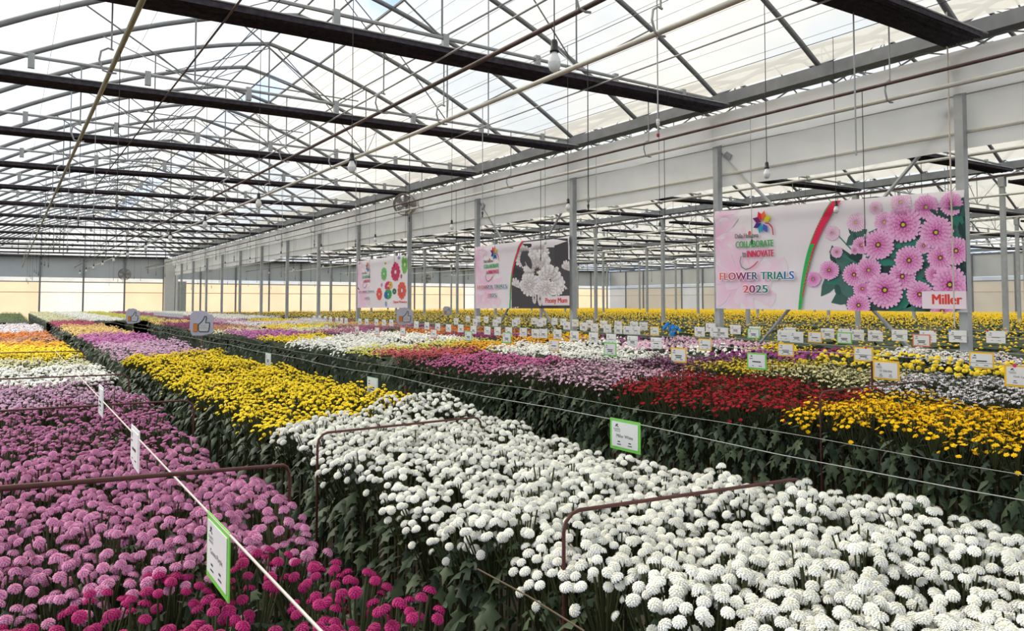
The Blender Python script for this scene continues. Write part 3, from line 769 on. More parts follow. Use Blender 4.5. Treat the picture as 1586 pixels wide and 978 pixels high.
sections(B5, (1.2, [(5.1,'yellowball','yellow ball chrysanthemums'),(6.4,'purpleball','purple ball chrysanthemums'),(7.5,'whiteball','white ball chrysanthemums'),(8.3,'pinkball','pink ball chrysanthemums'),(9.8,'whiteball','white balls with few yellow'),
    (11.3,'goldorange','amber yellow blooms'),(13.5,'purple','dark purple blooms'),(15.5,'orange','orange blooms'),(17.2,'green','leafy green plants'),(19.5,'mauve','mauve blooms'),(22,'lime','lime yellow blooms'),(25,'blush','white pink blooms'),(28,'yellow','yellow blooms')]), 'in the fifth bed', 140)
sections(B6, (1.6, [(4.2,'blush','blush white blooms'),(5.1,'white','white blooms'),(5.6,'yellow','yellow blooms'),(6.2,'purple','purple blooms'),(7.0,'yellow','golden blooms'),(8.8,'pinkball','soft pink ball blooms'),(10.8,'purpleball','purple pink ball blooms'),
    (12,'gold','bright yellow blooms'),(12.6,'cream','cream blooms'),(16.5,'orange','orange blooms'),(19,'mauve','mauve blooms'),(22,'goldorange','amber blooms'),(25,'rose','rose blooms'),(28,'blush','pale blooms')]), 'in the narrow bed along the posts', 170)
# the block beyond the cross path
for bed, var, what, sd in ((B1,'green','unopened green plants','1'),(B2,'cream','cream white blooms','2'),((2.5,3.7),'white','white blooms','3'),(B3,'lime','yellow green blooms','4'),(B4,'mauve','mauve blooms','5'),(B5,'white','white blooms','6'),(B6,'white','white flowers by the posts','7')):
    rn = random.Random(int(sd)*13)
    pts = [(*p[:3], 2) for p in grid(bed[0], bed[1], 31, 56, .2, rn)]
    ob = stuff('chrysanthemum_mass', what+' in the block near the end wall, row '+['one','two','three','four','five','six','seven'][int(sd)-1]+' from left', var, pts); hedge(ob, bed[0], bed[1], 31, 56, .86, int(sd)+80)

# yellow field in the neighbouring spans
rn = random.Random(77); X = 11.4; row = 0; fieldpts = []
def cluster(seed, nh=7):
    r2 = random.Random(seed); A = Arr()
    for i in range(nh):
        q = math.sqrt((i+.4)/nh)*.13; a = i*2.4+r2.uniform(-.4,.4); n = 5; hr = .026*r2.uniform(.85,1.2); z = .985+r2.uniform(-.09,.02)
        v = [(q*math.cos(a)+hr*math.cos(2*math.pi*j/n), q*math.sin(a)+hr*math.sin(2*math.pi*j/n), z) for j in range(n)]+[(q*math.cos(a),q*math.sin(a),z+.026)]
        A.add(v, [(j,(j+1)%n,n) for j in range(n)], np.array(lin((236,196,20)))*r2.uniform(.75,1.1), 0)
    for i in range(6):
        az = r2.uniform(0,6.28); A.add((LEAFV2*r2.uniform(.1,.16))@rot_mat(r2.uniform(0,.9),az).T+np.array((.02*math.cos(az),.02*math.sin(az),r2.uniform(.5,.93))), LEAFT2, np.array(r2.choice(GREENS))*r2.uniform(.8,1.3), 1)
    return A.done()
CLS = [[cluster(i, h) for i in range(6)] for h in (1, 2, 4, 7)]
bedi = 0
while X < 48:
    if abs((X+.6-XG) % SPAN) < .9: X += .5
    y0 = max(2.0, X*.33-1.0); Q = list(grid(X, X+1.25, y0, 56.5, .27 if X < 22 else .33, rn))
    Vs=[]; Ts=[]; Cs=[]; Ms=[]; off = 0
    CL = CLS[0 if bedi < 6 else (1 if bedi < 11 else (2 if bedi < 15 else 3))]
    for (x, y, s, _, _) in Q:
        A = CL[rn.randrange(6)]; a = rn.uniform(0,6.28); c_, s_ = math.cos(a), math.sin(a); v = A.v.copy()
        v = np.stack([v[:,0]*c_-v[:,1]*s_+x, v[:,0]*s_+v[:,1]*c_+y, v[:,2]*(rn.uniform(.96,1.06)-(.05 if bedi < 6 else .0))], 1)
        Vs.append(v); Ts.append(A.t+off); Cs.append(A.c); Ms.append(A.m); off += len(v)
    me = arr_mesh('chrysanthemum_mass', np.concatenate(Vs), np.concatenate(Ts), np.concatenate(Cs), np.concatenate(Ms))
    ob = props(link('chrysanthemum_mass', me), 'yellow chrysanthemums of the field beyond the posts, %s bed counting outward' % nth(bedi), 'flowers', 'yellow field beds', 'stuff')
    hedge(ob, X+.06, X+1.19, y0, 56.5, .84, bedi+300)
    X += 1.62; bedi += 1

# a blue dyed bunch standing tall among the white balls
for i, (px, py, X) in enumerate(((1047,508,7.9),(1036,502,8.0))):
    p = on_x(px, py, X); A = plant_arr('blue', 1, 5+i, False)
    o = link('dyed_bunch', arr_mesh('dyed_bunch', A.v, A.t, A.c, A.m), None, (p.x,p.y,0), (0,0,i), (1,1,p.z/.99))
    props(o, ['blue dyed chrysanthemum bunch among the white ball blooms','second blue dyed bunch rising a little higher behind'][i], 'flower')

# ------------------------------------------------------------------ hoops and wires over the beds
def hoop(a, b, label, drop=.75, r=.0052):
    a, b = Vector(a), Vector(b); d = (b-a).normalized(); c = .05
    P = [a-Vector((0,0,drop))]
    for t in (0,30,60,90): P.append(a+d*c*(1-math.cos(R(t)))-Vector((0,0,c*(1-math.sin(R(t))))))
    for t in (90,60,30,0): P.append(b-d*c*(1-math.cos(R(t)))-Vector((0,0,c*(1-math.sin(R(t))))))
    P.append(b-Vector((0,0,drop)))
    gg = Geo(); gg.tube(P, r, 6); return props(build('bed_hoop', gg, hoop_m, smooth=True), label, 'hoop', 'rusty bed hoops')
hz = CH-.52
def hp(x, y, Z=hz): return on_z(x, y, Z)
hoop(hp(873,794), hp(1245,741,CH-.56), 'rusty hoop bent over the nearest white chrysanthemums', 1.02)
hoop(hp(492,672,CH-.56), hp(745,646,CH-.60), 'rusty hoop over the white flowers near the yellow block', 1.02)
hoop(on_x(-60,762,-.05), hp(449,720), 'rusty hoop over the near pink flowers of the left bed', 1.02)
hoop(on_z(-90,642,hz), hp(300,620), 'rusty hoop over the mauve flowers of the left bed', 1.02)
hoop(on_z(-60,590,hz), hp(200,580), 'thin hoop over the white flowers of the left bed', 1.02)
hoop(on_z(-40,548,hz), hp(130,544), 'thin hoop over the yellow flowers of the left bed', 1.02)
hoop(hp(328,596,CH-.60), hp(408,592,CH-.61), 'rusty hoop over the yellow block of the near bed', 1.02)
a = on_x(1270,607,3.86); b = Vector((5.15, a.y+.05, a.z-.02)); hoop(a, b, 'rusty hoop over the golden flowers across the path', 1.05)
a = on_x(628,598,2.28); gg = Geo(); gg.tube([(a.x,a.y,0),(a.x,a.y,a.z)], .008, 6); props(build('bed_stake', gg, hoop_m), 'dark stake where the yellow block meets the white flowers', 'stake')
a = on_x(1350,560,5.45); gg = Geo(); gg.tube([(a.x,a.y,0),(a.x,a.y,a.z)], .008, 6); props(build('bed_stake', gg, hoop_m), 'dark stake beside the golden flowers at right', 'stake')

def wire(x, z, y0, y1, label, r=.003, m=wire_m, sag=.02):
    gg = Geo(); n = 40; gg.tube([(x, y0+(y1-y0)*i/n, z-sag*abs(math.sin(i*.9))) for i in range(n+1)], r, 5)
    return props(build('support_wire', gg, m, smooth=True), label, 'wire', 'wires along the beds')
WZ = CH-.555
wire(2.42, WZ, .4, 28, 'wire along the right edge of the near white bed', .0022)
wire(3.70, CH-.74, .4, 28, 'wire along the leafy side of the bed across the path', .0022)
wire(5.5, CH-.40, .8, 28, 'wire carrying yellow bordered cards over the fourth bed', .0028)
wire(7.15, CH-.43, 1.2, 28, 'wire carrying cards along the fifth bed', .0028)
wire(8.82, CH-.37, 1.6, 28, 'wire carrying cards between fifth bed and posts', .0028)
wire(9.6, CH-.33, 1.6, 30, 'wire carrying white cards along the steel posts', .0028)
gg = Geo(); a, b = on_x(150,612,.40), on_x(500,981,.40); gg.tube([a+(a-b)*1.2, a, b], .0028, 5)
props(build('support_string', gg, string_m), 'pale twisted string running above the left pink bed', 'string')
gg = Geo(); gg.tube([on_x(740,882,1.0), on_x(820,925,.985), on_x(905,978,.97)], .002, 5)
props(build('support_string', gg, mat('jute', (96,80,64), .9)), 'brown twisted string along the leafy side of the white bed', 'string')

# ------------------------------------------------------------------ lettering
def text_geo(s, wd=None, ht=1.0, shear=0.0, bold=0.0):
    """flat lettering as triangles, lower-left at 0,0; returns vertices (x,y) and faces, scaled to height and width"""
    cu = bpy.data.curves.new('t', 'FONT'); cu.body = s; cu.resolution_u = 3; cu.shear = shear; cu.offset = bold
    ob = bpy.data.objects.new('t', cu); me = bpy.data.meshes.new_from_object(ob)
    v = np.array([q.co[:] for q in me.vertices]); f = [tuple(p.vertices) for p in me.polygons]
    bpy.data.objects.remove(ob); bpy.data.curves.remove(cu); bpy.data.meshes.remove(me)
    v = v[:,:2]-v[:,:2].min(0); e = v.max(0); k = ht/e[1]; v = v*(k if wd is None else 1)
    if wd is not None: v = v*np.array((wd/e[0], k))
    return v, f
ink = mat('printed_ink', (52,52,54), .8, 0, .03)

# ------------------------------------------------------------------ variety cards
CW, CHT = .205, .145
BORD = {'green':(120,205,80), 'yellow':(240,190,50), 'white':(226,230,228), 'red':(226,110,90), 'pale':(196,222,206)}
card_mesh = {k: Geo().box(-CW/2,CW/2,-.0015,.0015,-CHT,0).mesh('label_card', mat('card_'+k, c, .5, 0, .03)) for k, c in BORD.items()}
paper_mesh = Geo().box(-CW/2+.014,CW/2-.014,-.0035,-.0016,-CHT+.014,-.014).mesh('paper', mat('card_paper', (226,226,224), .5, 0, .02))
def flower_mark(g_, x, z, r, y=-.0042):
    for a in (95,140,60,185,-20):
        c, s = math.cos(R(a)), math.sin(R(a))
        g_.add([(x,y,z),(x+r*.55*c-r*.18*s,y,z+r*.55*s+r*.18*c),(x+r*c,y,z+r*s),(x+r*.55*c+r*.18*s,y,z+r*.55*s-r*.18*c)], [(0,1,2,3)])
def lettering(g_, s, x, z, wd, ht, y=-.0042):
    v, f = text_geo(s, wd, ht); g_.add([(x+a, y, z+b) for a, b in v], f)
def print_mesh(name_lines, far=False):
    gg = Geo(); flower_mark(gg, -.052, -.034, .014)
    if far:
        q = -.0042
        def bar(x0,x1,z0,z1): gg.add([(x0,q,z0),(x1,q,z0),(x1,q,z1),(x0,q,z1)], [(0,1,2,3)])
        bar(-.075,-.04,-.055,-.049)
        for i, l in enumerate(name_lines): bar(-.045+.01*i,.045-.006*i,-.083-.018*i,-.073-.018*i)
        bar(-.05,-.03,-.117,-.112); bar(.02,.055,-.117,-.112)
    else:
        lettering(gg, 'COLLABORATE', -.076, -.051, .046, .0065); lettering(gg, 'INNOVATE', -.068, -.060, .038, .0065)
        for i, l in enumerate(name_lines): lettering(gg, l, -.0047*len(l), -.086-.02*i, .0094*len(l), .015)
        for x in (-.048, .026): 
            gg.add([(x,-.0042,-.108),(x+.018,-.0042,-.108),(x+.018,-.0042,-.103),(x,-.0042,-.103)], [(0,1,2,3)])
            gg.add([(x-.004,-.0042,-.120),(x+.024,-.0042,-.120),(x+.024,-.0042,-.116),(x-.004,-.0042,-.116)], [(0,1,2,3)])
    return gg.mesh('print', ink)
far_print = [print_mesh(['a'], True), print_mesh(['a','b'], True)]
dot_g = Geo(); dot_g.lathe([(0,-.0),(.012,0),(.012,.002),(0,.002)], 12)
dots = {k: Geo().add([(.012*math.cos(2*math.pi*j/12), -.0046, .012*math.sin(2*math.pi*j/12)) for j in range(12)], [tuple(range(12))]).mesh('sticker', mat('sticker_'+k, c, .5)) for k, c in {'blue':(50,130,210),'pink':(214,40,110),'red':(214,50,60)}.items()}
def card(px, py, X, border, label, lines=None, dot=None, pos=None, turn=0.0, s=1.0, lean=0.0):
    """px, py: middle of the card's upper edge in the photograph, X: the wire it hangs from"""
    p = on_x(px, py, X) if pos is None else Vector(pos)
    o = link('label_card', card_mesh[border], None, p, (lean, 0, R(-90)+turn), s); props(o, label, 'label', 'variety cards')
    pp = link('paper', paper_mesh, o)
    link('print', print_mesh(lines) if lines else far_print[int(px) % 2], pp)
    if dot: link('sticker', dots[dot[0]], o, (dot[1]*CW*.47, 0, -.006 if dot[2] else -CHT+.008))
    return o
card(968,651,2.42,'green','green bordered card lettered Miller White on the wire of the white bed',['Miller White'])
card(338.5,808,.40,'green','green bordered card on the string over the pink and magenta flowers',['Cosmo Purple'])
card(577,585,2.42,'pale','pale card at the right edge of the yellow block beside a stake',None)
card(415.5,547,2.42,'pale','small pale green card over the yellow block, farther than the one by the stake',None)
card(210,663,.40,'white','narrow edge-on white card over the pink flowers of the left bed',None)
card(157,598,.40,'white','small edge-on white card over the pale mauve flowers of the left bed',None)
for i, (x, y, b, ln, dt) in enumerate(((1372,559,'yellow',['S1 006.006'],None),(1582,566,'yellow',['Gali Lydia'],('pink',-.4,1)),(1172,547,'green',None,None),(1051,539,'yellow',None,('blue',-.9,0)),(945,531,'green',None,None),(858,526,'yellow',None,('blue',-.9,0)),(785,515,'green',None,('blue',.9,0)),(725.5,513,'green',None,None),(672,510,'red',None,None),(624,507,'red',None,None),(584,507,'red',None,None),(553,505,'red',None,None),(506,502,'red',None,None))):
    card(x, y, 5.5, b, '%s bordered card on the wire over the fourth bed, %s from the right' % (b, nth([1582,1372,1172,1051,945,858,785,725.5,672,624,584,553,506].index(x))), ln, dt)
rowL = [(1520,546,'yellow',None,('blue',-.9,0)),(1337,538,'yellow',None,('pink',.3,1)),(1217,532,'yellow',None,None),(1092,525,'yellow',None,None)]
rowL += [(700+zx/4.956, 480+(zy-24)/4.956, 'white', None, None) for zx, zy in ((1568,238),(1386,225),(1222,210),(1086,200),(940,187),(810,177),(702,172),(640,172),(548,163),(436,160),(350,158),(272,153),(165,148),(68,138))]
rowL += [(380+zx/4.665, 470+(zy-20)/4.665, 'white', None, None) for zx, zy in ((1468,172),(1390,165),(1312,158),(1235,150),(1055,137),(1002,138),(947,135),(877,133),(828,131),(728,128),(695,125),(662,122),(617,118),(577,112),(537,108),(497,108))]
for i, (x, y, b, ln, dt) in enumerate(rowL): card(x, y, 7.15, b, '%s card hung along the fifth bed, %s counting from the right' % (b+' bordered' if b != 'white' else 'white', nth(i)), ln, dt)
rowV = [(1427,518,'red'),(1307.5,515,'green'),(1262,514,'yellow'),(1233.5,514,'white'),(1214,512,'white'),(1167,509,'green'),(1119,507.6,'white'),(1108,507,'white'),(1083.5,506.6,'white'),(1014,506,'yellow')]
rowV += [(700+zx/4.956, 480+(zy-18)/4.956, 'white') for zx, zy in ((1411,145),(1347,143),(1276,140),(1193,133),(1094,124),(1010,117),(881,112),(676,92),(482,92),(332,94),(177,90),(32,84))]
for i, (x, y, b) in enumerate(rowV): card(x, y, 8.82, b, '%s card hung between fifth bed and posts, %s counting from the right' % (b+' bordered' if b != 'white' else 'white', nth(i)))
rowU = [(1542,512.6,('red',-.9,1)),(1483,512,('blue',-.9,1)),(1437,512.6,('red',.9,1)),(1393,511,None),(1355.5,512,('red',.9,1)),(1327,511,('blue',-.9,1)),(1309,509.5,None),(1281.5,509,None),(1223,507.6,('blue',-.9,1)),(1169,506,None),(1139,503.7,None),(1100.5,501,None)]
rowU += [(700+zx/4.956, 480+(zy-16)/4.956, None) for zx, zy in ((1470,112),(1397,108),(1276,105),(1164,100),(1056,97),(946,91),(855,83),(787,79),(703,78),(630,79),(503,78),(360,73),(262,69),(200,67),(121,64))]
for i, (x, y, dt) in enumerate(rowU): card(x, y, 9.6, 'white', 'white card hung along the steel posts, %s counting from the right' % nth(i), None, dt)
for i in range(12):
    card(0,0,0,'white','distant white card over the mauve block near the end wall, %s from left' % nth(i), pos=(5.66, 31.3+.55*i, 1.15), turn=R(25), s=1.1)

# ------------------------------------------------------------------ thumbs-up signs on stakes
def thumb_sign(px, py, D, size, label):
    d = ray(px, py); t = D/F; p = Vector((d.x*t, d.y*t, CH+d.z*t))
    o = props(empty('thumb_sign', (p.x,p.y,0), (0,0,-YAW-R(6))), label, 'sign', 'thumbs-up signs'); z0 = p.z
    out = [(-.42,.40),(-.30,.50),(-.12,.49),(-.02,.52),(.10,.49),(.24,.45),(.30,.36),(.42,.36),(.50,.28),(.50,-.36),(.42,-.42),(.2,-.46),(0,-.5),(-.36,-.5),(-.42,-.42),(-.5,-.2),(-.48,.1),(-.5,.3)]
    def slab(pts, y0, y1):
        n = len(pts); gg = Geo(); gg.add([(x*size,y0,z0+z*size) for x,z in pts]+[(x*size,y1,z0+z*size) for x,z in pts], [tuple(range(n)), tuple(range(2*n-1,n-1,-1))]+[(i,n+i,n+(i+1)%n,(i+1)%n) for i in range(n)]); return gg
    build('board', slab(out, -.006, .006), mat('board_lilac', (196,192,200), .6, 0, .04), o)
    cuff = [(-.33,-.02),(-.16,-.02),(-.16,-.34),(-.33,-.34)]
    th = [(-.12,-.06),(.02,.06),(.12,.2),(.14,.28),(.2,.28),(.22,.2),(.18,.02),(.36,.02),(.36,-.06),(.34,-.1),(.36,-.14),(.33,-.2),(.34,-.25),(.3,-.34),(-.06,-.34),(-.12,-.28)]
    line = mat('board_line', (60,70,60), .7)
    def grow(pts, k): c = (sum(x for x,_ in pts)/len(pts), sum(z for _,z in pts)/len(pts)); return [(c[0]+(x-c[0])*k, c[1]+(z-c[1])*k) for x,z in pts]
    build('cuff', slab(grow(cuff,1.08), -.009, -.006), line, o); build('cuff', slab(cuff, -.011, -.009), mat('board_orange', (222,132,56), .6), o)
    gg = Geo(); n = len(th)
    P = [(x*size, -.009, z0+z*size) for x,z in th]
    gg.tube(P+[P[0]], .010*size/.5, 5); build('thumb_outline', gg, line, o)
    build('hand', slab(th, -.008, -.006), mat('board_pale', (208,210,206), .6, 0, .03), o)
    gg = Geo()
    for zz, a, b in ((-.12,-.02,.18),(-.20,-.06,.24)): gg.add([(a*size,-.0095,z0+zz*size),(b*size,-.0095,z0+zz*size),(b*size,-.0095,z0+(zz+.035)*size),(a*size,-.0095,z0+(zz+.035)*size)], [(0,1,2,3)])
    build('faint_lettering', gg, mat('faint_print', (196,176,166), .7), o)
    gg = Geo(); gg.box(-.012,.012,.007,.02,0,z0+.1*size); build('stake', gg, mat('wood_stake', (140,112,84), .8), o)
thumb_sign(312,501,15.0,.50,'grey board with thumbs-up drawing on a stake in mid path')
thumb_sign(206,490,24.5,.50,'farther thumbs-up board at left of the larger one')
thumb_sign(627,490,20.0,.46,'thumbs-up board under the dyed flowers banner')
thumb_sign(693,482,34,.42,'tiny thumbs-up board far right of the dyed flowers banner')

# ------------------------------------------------------------------ printed banners
XB = 9.60
def pc(name, rough=.6): 
    return attr_mat(name, rough, 0.0)
PRINT = pc('banner_print')
class Banner:
    def __init__(s, name, label, tl, tr, bl, br, seed):
        s.L = on_x(*tl, XB); s.Rt = on_x(*tr, XB); s.lb = on_x(*bl, XB); s.rb = on_x(*br, XB); s.seed = seed
        s.Y0, s.Y1 = (s.L.y+s.lb.y)/2, (s.Rt.y+s.rb.y)/2; s.W = s.Y0-s.Y1
        s.z0 = (s.lb.z, s.rb.z); s.z1 = (s.L.z, s.Rt.z); s.Hm = (s.z1[0]+s.z1[1]-s.z0[0]-s.z0[1])/2
        gg = Geo(); nu, nv = 60, 24
        V = [s.at(i/nu, j/nv, 0) for j in range(nv+1) for i in range(nu+1)]; n = nu+1
        gg.add(V, [(j*n+i, j*n+i+1, (j+1)*n+i+1, (j+1)*n+i) for j in range(nv) for i in range(nu)])
        s.o = props(build(name, gg, mat('banner_vinyl', (232,226,232), .45, 0, .02, 2), smooth=True), label, 'banner')
        s.k = .003
        for (u, v) in ((0,1),(1,1),(0,0),(1,0)):
            q = Geo(); a = Vector(s.at(u, v, 0)); q.tube([a, (XG-.05, a.y+(.06 if u == 0 else -.06), a.z+(.05 if v else -.05))], .004, 4); build('tie_cord', q, wire_m, s.o)
    def at(s, u, v, off):
        zt = s.z1[0]*(1-u)+s.z1[1]*u; zb = s.z0[0]*(1-u)+s.z0[1]*u
        sd = s.seed
        w_ = .012*math.sin(u*5+v*4+sd)*math.sin(math.pi*u)+.010*math.sin((u*.6+v)*9+sd)*(.4+v*.6)*u*(1.5-u)
        if v > .86: w_ += .016*math.sin((v-.86)/.14*math.pi)
        return (XB-w_-off, s.Y0-s.W*u, zb+(zt-zb)*v)
    def uv(s, px, py):
        p = on_x(px, py, XB); u = (s.Y0-p.y)/s.W; zt = s.z1[0]*(1-u)+s.z1[1]*u; zb = s.z0[0]*(1-u)+s.z0[1]*u
        return u, (p.z-zb)/(zt-zb)
    def put(s, name, polys, step=.0008):
        """polys: list of (points in metres from lower left, colour or colours) painted in order"""
        A = Arr(); k = s.k
        for pts, col in polys:
            pts = [(min(max(x/s.W,0),1), min(max(z/s.Hm,0),1)) for x, z in pts]; n = len(pts)
            c = np.array(pts).mean(0); v = [s.at(a,b,k) for a,b in pts]+[s.at(c[0],c[1],k)]
            cl = np.array(col) if np.ndim(col) == 2 else np.repeat(np.array(col)[None], n+1, 0)
            A.add(v, [(i,(i+1)%n,n) for i in range(n)], cl); k += 6e-6
        A.done(); me = arr_mesh(name, A.v, A.t, A.c, A.m); me.materials[0] = PRINT
        s.k = k+step; return link(name, me, s.o)
    def text(s, name, txt, x, z, wd, ht, cols, bold=None, step=.0008):
        v, f = text_geo(txt, wd, ht); w_ = ht*.05; nv = len(v)
        f = f+[tuple(i+nv for i in q) for q in f]+[tuple(i+2*nv for i in q) for q in f]; v = np.concatenate([v, v+(w_,0), v+(-w_,0)]); me = bpy.data.meshes.new(name); k = s.k
        me.from_pydata([s.at((x+a)/s.W, (z+b)/s.Hm, k+2e-5*(i//nv)) for i, (a, b) in enumerate(v)], [], f)
        at_ = me.attributes.new('Col', 'FLOAT_COLOR', 'POINT'); cc = np.ones((len(v),4), np.float32); stops = np.array([lin(c) for c in cols])
        t = np.clip(v[:,0]/wd, 0, 1)*(len(stops)-1) if len(stops) > 1 else np.zeros(len(v))
        i0 = np.clip(t.astype(int), 0, max(0,len(stops)-2)); fr = np.clip(t-i0, 0, 1)[:,None]
        cc[:,:3] = stops[i0]*(1-fr)+stops[np.minimum(i0+1, len(stops)-1)]*fr
        at_.data.foreach_set('color', cc.ravel()); me.materials.append(PRINT); me.update(); link(name, me, s.o); s.k += step
    def m(s, px, py): u, v = s.uv(px, py); return u*s.W, v*s.Hm
def ell(x, z, rx, rz, n=24, a0=0): return [(x+rx*math.cos(2*math.pi*j/n+a0), z+rz*math.sin(2*math.pi*j/n+a0)) for j in range(n)]
def grad(n, rim, cen): return np.concatenate([np.repeat(np.array(rim)[None], n, 0), np.array(cen)[None]])
def bloom(x, z, rx, rz, rim, mid, deep, eye, rn, npet=20, rings=5, eyer=.12):
    out = []
    for k in range(rings):
        f = 1-k*.82/rings; n = max(8, int(npet*(1-.09*k))); o = rn.uniform(0,6); t = k/(rings-1)
        base = np.array(rim)*(1-t)+np.array(mid)*t
        for j in range(n):
            a = o+2*math.pi*j/n; w_ = math.pi/n*1.15; q = f*rn.uniform(.93,1.05)
            pts = [(x+rx*q*.45*math.cos(a), z+rz*q*.45*math.sin(a)), (x+rx*q*.82*math.cos(a-w_), z+rz*q*.82*math.sin(a-w_)), (x+rx*q*math.cos(a-w_*.4), z+rz*q*math.sin(a-w_*.4)), (x+rx*q*math.cos(a+w_*.4), z+rz*q*math.sin(a+w_*.4)), (x+rx*q*.82*math.cos(a+w_), z+rz*q*.82*math.sin(a+w_))]
            b = base*rn.uniform(.86,1.06); tp = np.array(rim)*.75+b*.35; out.append((pts, np.array([np.array(deep)*.85, b*.72, tp, tp, b*.66, b*.95])))
    if eyer: out.append((ell(x, z, rx*eyer, rz*eyer, 10), eye))
    return out
def brand(b, ox, oz, s, dull=0.0):
    """the trial logo: eight-petal flower, script, two words and a swoosh, then the title"""
    def c(rgb): return np.array(lin([q*(1-dull)+205*dull for q in rgb]))
    fx, fz = ox+.80*s, oz+1.30*s; P = []
    for a, col in ((75,(240,110,60)),(112,(228,40,70)),(158,(120,40,110)),(205,(70,40,130)),(250,(30,160,190)),(298,(70,90,190)),(28,(225,220,40))):
        d = (math.cos(R(a)), math.sin(R(a))); n = (-d[1], d[0]); L = .34*s
        P.append(([(fx+d[0]*.05*s, fz+d[1]*.05*s), (fx+d[0]*L*.55+n[0]*.09*s, fz+d[1]*L*.55+n[1]*.09*s), (fx+d[0]*L, fz+d[1]*L), (fx+d[0]*L*.55-n[0]*.09*s, fz+d[1]*L*.55-n[1]*.09*s)], c(col)))
    def ribbon(pts, wd, col):
        out = []
        for (x0,z0),(x1,z1) in zip(pts, pts[1:]):
            d = math.hypot(x1-x0, z1-z0); nx, nz_ = -(z1-z0)/d*wd, (x1-x0)/d*wd
            out.append(([(x0+nx,z0+nz_),(x1+nx,z1+nz_),(x1-nx,z1-nz_),(x0-nx,z0-nz_)], col))
        return out
    P += ribbon([(fx+.08*s,fz-.03*s),(fx+.22*s,fz-.05*s),(fx+.33*s,fz-.17*s),(fx+.36*s,fz-.38*s)], .018*s, c((196,40,80)))
    P.append((ell(ox+.36*s, oz+1.02*s, .055*s, .055*s, 14), c((236,90,70))))
    P += ribbon([(ox+.05*s,oz+.36*s),(ox-.0*s,oz+.20*s),(ox+.06*s,oz+.05*s),(ox+.2*s,oz-.03*s),(ox+.36*s,oz+.0*s)], .013*s, c((90,140,110)))
    P += ribbon([(ox+.36*s,oz+.0*s),(ox+.5*s,oz+.08*s),(ox+.64*s,oz+.2*s)], .015*s, c((196,50,70)))
    b.put('logo', P)['kind'] = 'stuff'
    b.text('script_lettering', 'Dalia Hafarona', ox-.16*s, oz+.88*s, .82*s, .13*s, [[110*(1-dull)+200*dull]*3])
    b.text('lettering', 'COLLABORATE', ox-.14*s, oz+.60*s, 1.30*s, .19*s, [[q*(1-dull)+205*dull for q in (60,165,90)]])
    b.text('lettering', 'to', ox+.10*s, oz+.32*s, .12*s, .16*s, [[120,110,120]])
    b.text('lettering', 'INNOVATE', ox+.27*s, oz+.32*s, .90*s, .19*s, [[q*(1-dull)+205*dull for q in (206,40,90)]])
RAINBOW = [(236,110,90),(190,40,90),(110,50,120),(20,130,130),(20,130,110),(30,110,200)]
def title(b, x, z, wd, ht, x2, z2, wd2):
    k = b.k
    for dx, dz in ((-.012,0),(.012,0),(0,.012),(0,-.012)): b.text('lettering_edge', 'FLOWER TRIALS', x+dx, z+dz, wd, ht, [(244,240,244)], step=.0001)
    for dx, dz in ((-.012,0),(.012,0),(0,.012),(0,-.012)): b.text('lettering_edge', '2025', x2+dx, z2+dz, wd2, ht, [(244,240,244)], step=.0001)
    b.k += .0008
    b.text('lettering', 'FLOWER TRIALS', x, z, wd, ht, RAINBOW); b.text('lettering', '2025', x2, z2, wd2, ht, RAINBOW[:5])
def pink_wash(b, xr, rn):
    W, Hh = b.W, b.Hm; P = []; base = np.array(lin((230,224,231)))
    for (cx, cz, r, col) in ((.30,.30,.46,(239,186,218)),(0,.72,.30,(237,180,215)),(.12,.95,.22,(236,192,220)),(1.0*xr,.30,.25,(238,196,222))):
        x, z = cx*xr*W if cx < 1 else xr*W, cz*Hh
        for j in range(9):
            a = 2*math.pi*j/9+cx*3; q = r*Hh*rn.uniform(.8,1.25)
            pts = [(x,z),(x+q*.6*math.cos(a-.33),z+q*.6*math.sin(a-.33)),(x+q*math.cos(a-.16),z+q*math.sin(a-.16)),(x+q*1.03*math.cos(a),z+q*1.03*math.sin(a)),(x+q*math.cos(a+.16),z+q*math.sin(a+.16)),(x+q*.6*math.cos(a+.33),z+q*.6*math.sin(a+.33))]
            pts = [(min(max(px_,0),xr*W), min(max(pz,0),Hh)) for px_, pz in pts]; cl = np.array(lin(col))
            e = base*.6+cl*.4
            P.append((pts, np.array([cl*.96, e, e, base, e, e, e*.7+cl*.3])))
    b.put('pink_wash', P)
def arc_stripe(b, pts, w0, w1, split):
    """curved divider: green below, red above; pts in metres"""
    q = np.array(pts); k = np.arange(len(q)); t_ = np.linspace(0, len(q)-1, 40)
    cf = [np.polyfit(k, q[:,c], 4) for c in (0, 1)]; pts = [(np.polyval(cf[0], t), np.polyval(cf[1], t)) for t in t_]
    P = []; n = len(pts)
    for i in range(n-1):
        (x0,z0),(x1,z1) = pts[i], pts[i+1]; t0, t1 = i/(n-1), (i+1)/(n-1)
        a, c_ = w0+(w1-w0)*t0, w0+(w1-w0)*t1
        P.append(([(x0,z0),(x1,z1),(x1+c_,z1),(x0+a,z0)], np.array(lin((222,40,84) if t0 > split else (50,176,92)))))
        if t0 > split*.5: P.append(([(x0,z0),(x1,z1),(x1+.022,z1),(x0+.022,z0)], np.array(lin((70,180,100)))))
        if .12 < t0 <= split: P.append(([(x0+a*.72,z0),(x1+c_*.72,z1),(x1+c_,z1),(x0+a,z0)], np.array(lin((216,44,70)))))
    b.put('divider_stripe', P)

# --- banner with pink chrysanthemums
rn = random.Random(5)
b1 = Banner('flower_banner', 'large banner of pink chrysanthemums lettered Miller between two posts', (1107,328), (1496,294), (1110,478), (1497,484), 0)
pink_wash(b1, .42, rn)
def z6(x, y): return b1.m(1056+x/2.964, 280+y/2.964)
W1, H1 = b1.W, b1.Hm
